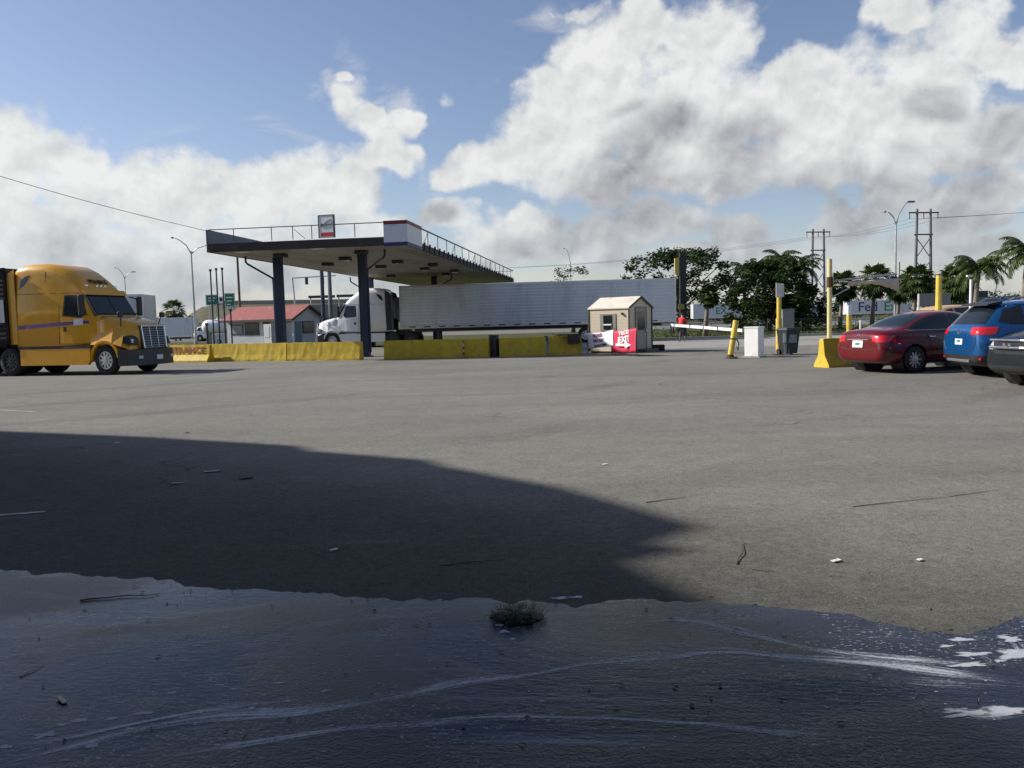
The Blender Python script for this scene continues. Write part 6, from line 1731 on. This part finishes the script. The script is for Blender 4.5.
def paper(px, py, w_, d_, rz, label, mat, cat='litter'):
    g_ = G(px, py); b = BM(); n = 5; V = []
    for i in range(n):
        V.append([b.verts.new(((i / (n - 1) - .5) * w_, (k / 2 - .5) * d_, .008 + .012 * abs(mnoise.noise(Vector((i * .9, k, px)))))) for k in range(3)])
    for i in range(n - 1):
        for k in range(2): b.faces.new((V[i][k], V[i + 1][k], V[i + 1][k + 1], V[i][k + 1]))
    r = bmesh.ops.extrude_face_region(b, geom=b.faces[:])
    for e in r['geom']:
        if isinstance(e, bmesh.types.BMVert): e.co.z += .003
    bmesh.ops.recalc_face_normals(b, faces=b.faces)
    o = obj('paper_scrap' if cat == 'litter' else 'leaf', b, mat, None, loc=g_, rz=rz); tag(o, label, cat)
paper(212, 472, .16, .07, .2, 'flat grey paper scrap in the middle of the shaded paving', M('old_paper', (.30, .30, .30), .8))
paper(178, 484, .12, .05, .1, 'faint scrap just below the grey paper in the shade', M('old_paper', (.30, .30, .30), .8))
paper(246, 478.5, .12, .10, .5, 'dark oil-soaked rag scrap east of the grey paper', M('old_rag', (.02, .02, .02), .8))
paper(117, 443.5, .07, .03, 0, 'tiny pale scrap at the shade line below the yellow truck', off_white)
paper(836, 562, .06, .03, .4, 'tiny white scrap on the sunlit paving above the wet edge', off_white)
paper(920, 561, .035, .025, .4, 'white speck of litter east of the tiny white scrap', off_white)
paper(605, 465, .05, .03, .4, 'small white fleck on the sunlit paving north of the reddish twig', off_white)
paper(62, 702, .075, .02, 2.4, 'pale fallen leaf floating in the water above the suds', M('pale_leaf', (.6, .58, .48), .7), 'leaf')
paper(334, 551, .05, .03, .4, 'pale fleck in the deep shade north of the wash water', off_white)
paper(187, 433, .06, .05, .4, 'dark speck on the sunlit side of the shade line', M('old_rag', (.02, .02, .02), .8))
lf = BM(); rl_ = random.Random(21)
for k in range(260):
    if k % 3 == 0:
        i = rl_.randrange(len(edge) - 1); t_ = rl_.random(); g_ = G(edge[i][0] + (edge[i + 1][0] - edge[i][0]) * t_, edge[i][1] + (edge[i + 1][1] - edge[i][1]) * t_ + rl_.gauss(0, 4))
    else: g_ = G(rl_.uniform(-20, 1040), 395 + 360 * rl_.random())
    a = rl_.uniform(0, PI); l_ = rl_.uniform(.006, .022); w_ = l_ * rl_.uniform(.15, .5); ca, sa = math.cos(a), math.sin(a)
    z = .007; q = [(-l_, 0), (0, -w_), (l_, 0), (0, w_)]
    lf.faces.new([lf.verts.new((g_.x + x * ca - y * sa, g_.y + x * sa + y * ca, z + (.004 if j % 2 else .001))) for j, (x, y) in enumerate(q)])
stuff(obj('debris', lf, M('dry_bits', (.11, .085, .06), .9, var=.6, scale=3)))
# sodden clump of grass and dirt
gc = G(517, 619); rnd = random.Random(9)
cl_ = thing('grass_clump', 'sodden dark clump of grass and dirt lying in the wash water', 'grass clump', gc)
b = BM(); bmesh.ops.create_icosphere(b, subdivisions=3, radius=1)
for v in b.verts:
    q = 1 + .45 * mnoise.fractal(v.co * 2.5, 1, 2, 4); v.co = Vector((v.co.x * .125 * q, v.co.y * .085 * q, max(-.01, v.co.z * .032 * q)))
obj('dirt', b, M('wet_dirt', (.022, .018, .010), .7, bump=.8, bscale=60), cl_)
b = BM()
for k in range(420):
    a = rnd.uniform(0, 2 * PI); r_ = rnd.random() ** .6 * .12; p0 = Vector((math.cos(a) * r_ * 1.2, math.sin(a) * r_ * .8, .02 + .03 * (1 - r_ / .12)))
    d_ = Vector((math.cos(a + rnd.uniform(-1, 1)), math.sin(a + rnd.uniform(-1, 1)), rnd.uniform(-.2, .7))).normalized() * rnd.uniform(.02, .08)
    s_ = Vector((-d_.y, d_.x, 0)).normalized() * .0026
    A_, B_, C_ = b.verts.new(p0 - s_), b.verts.new(p0 + s_), b.verts.new(p0 + d_); b.faces.new((A_, B_, C_))
obj('blades', b, M('wet_grass', (.10, .10, .045), .6, var=.5, scale=40), cl_)
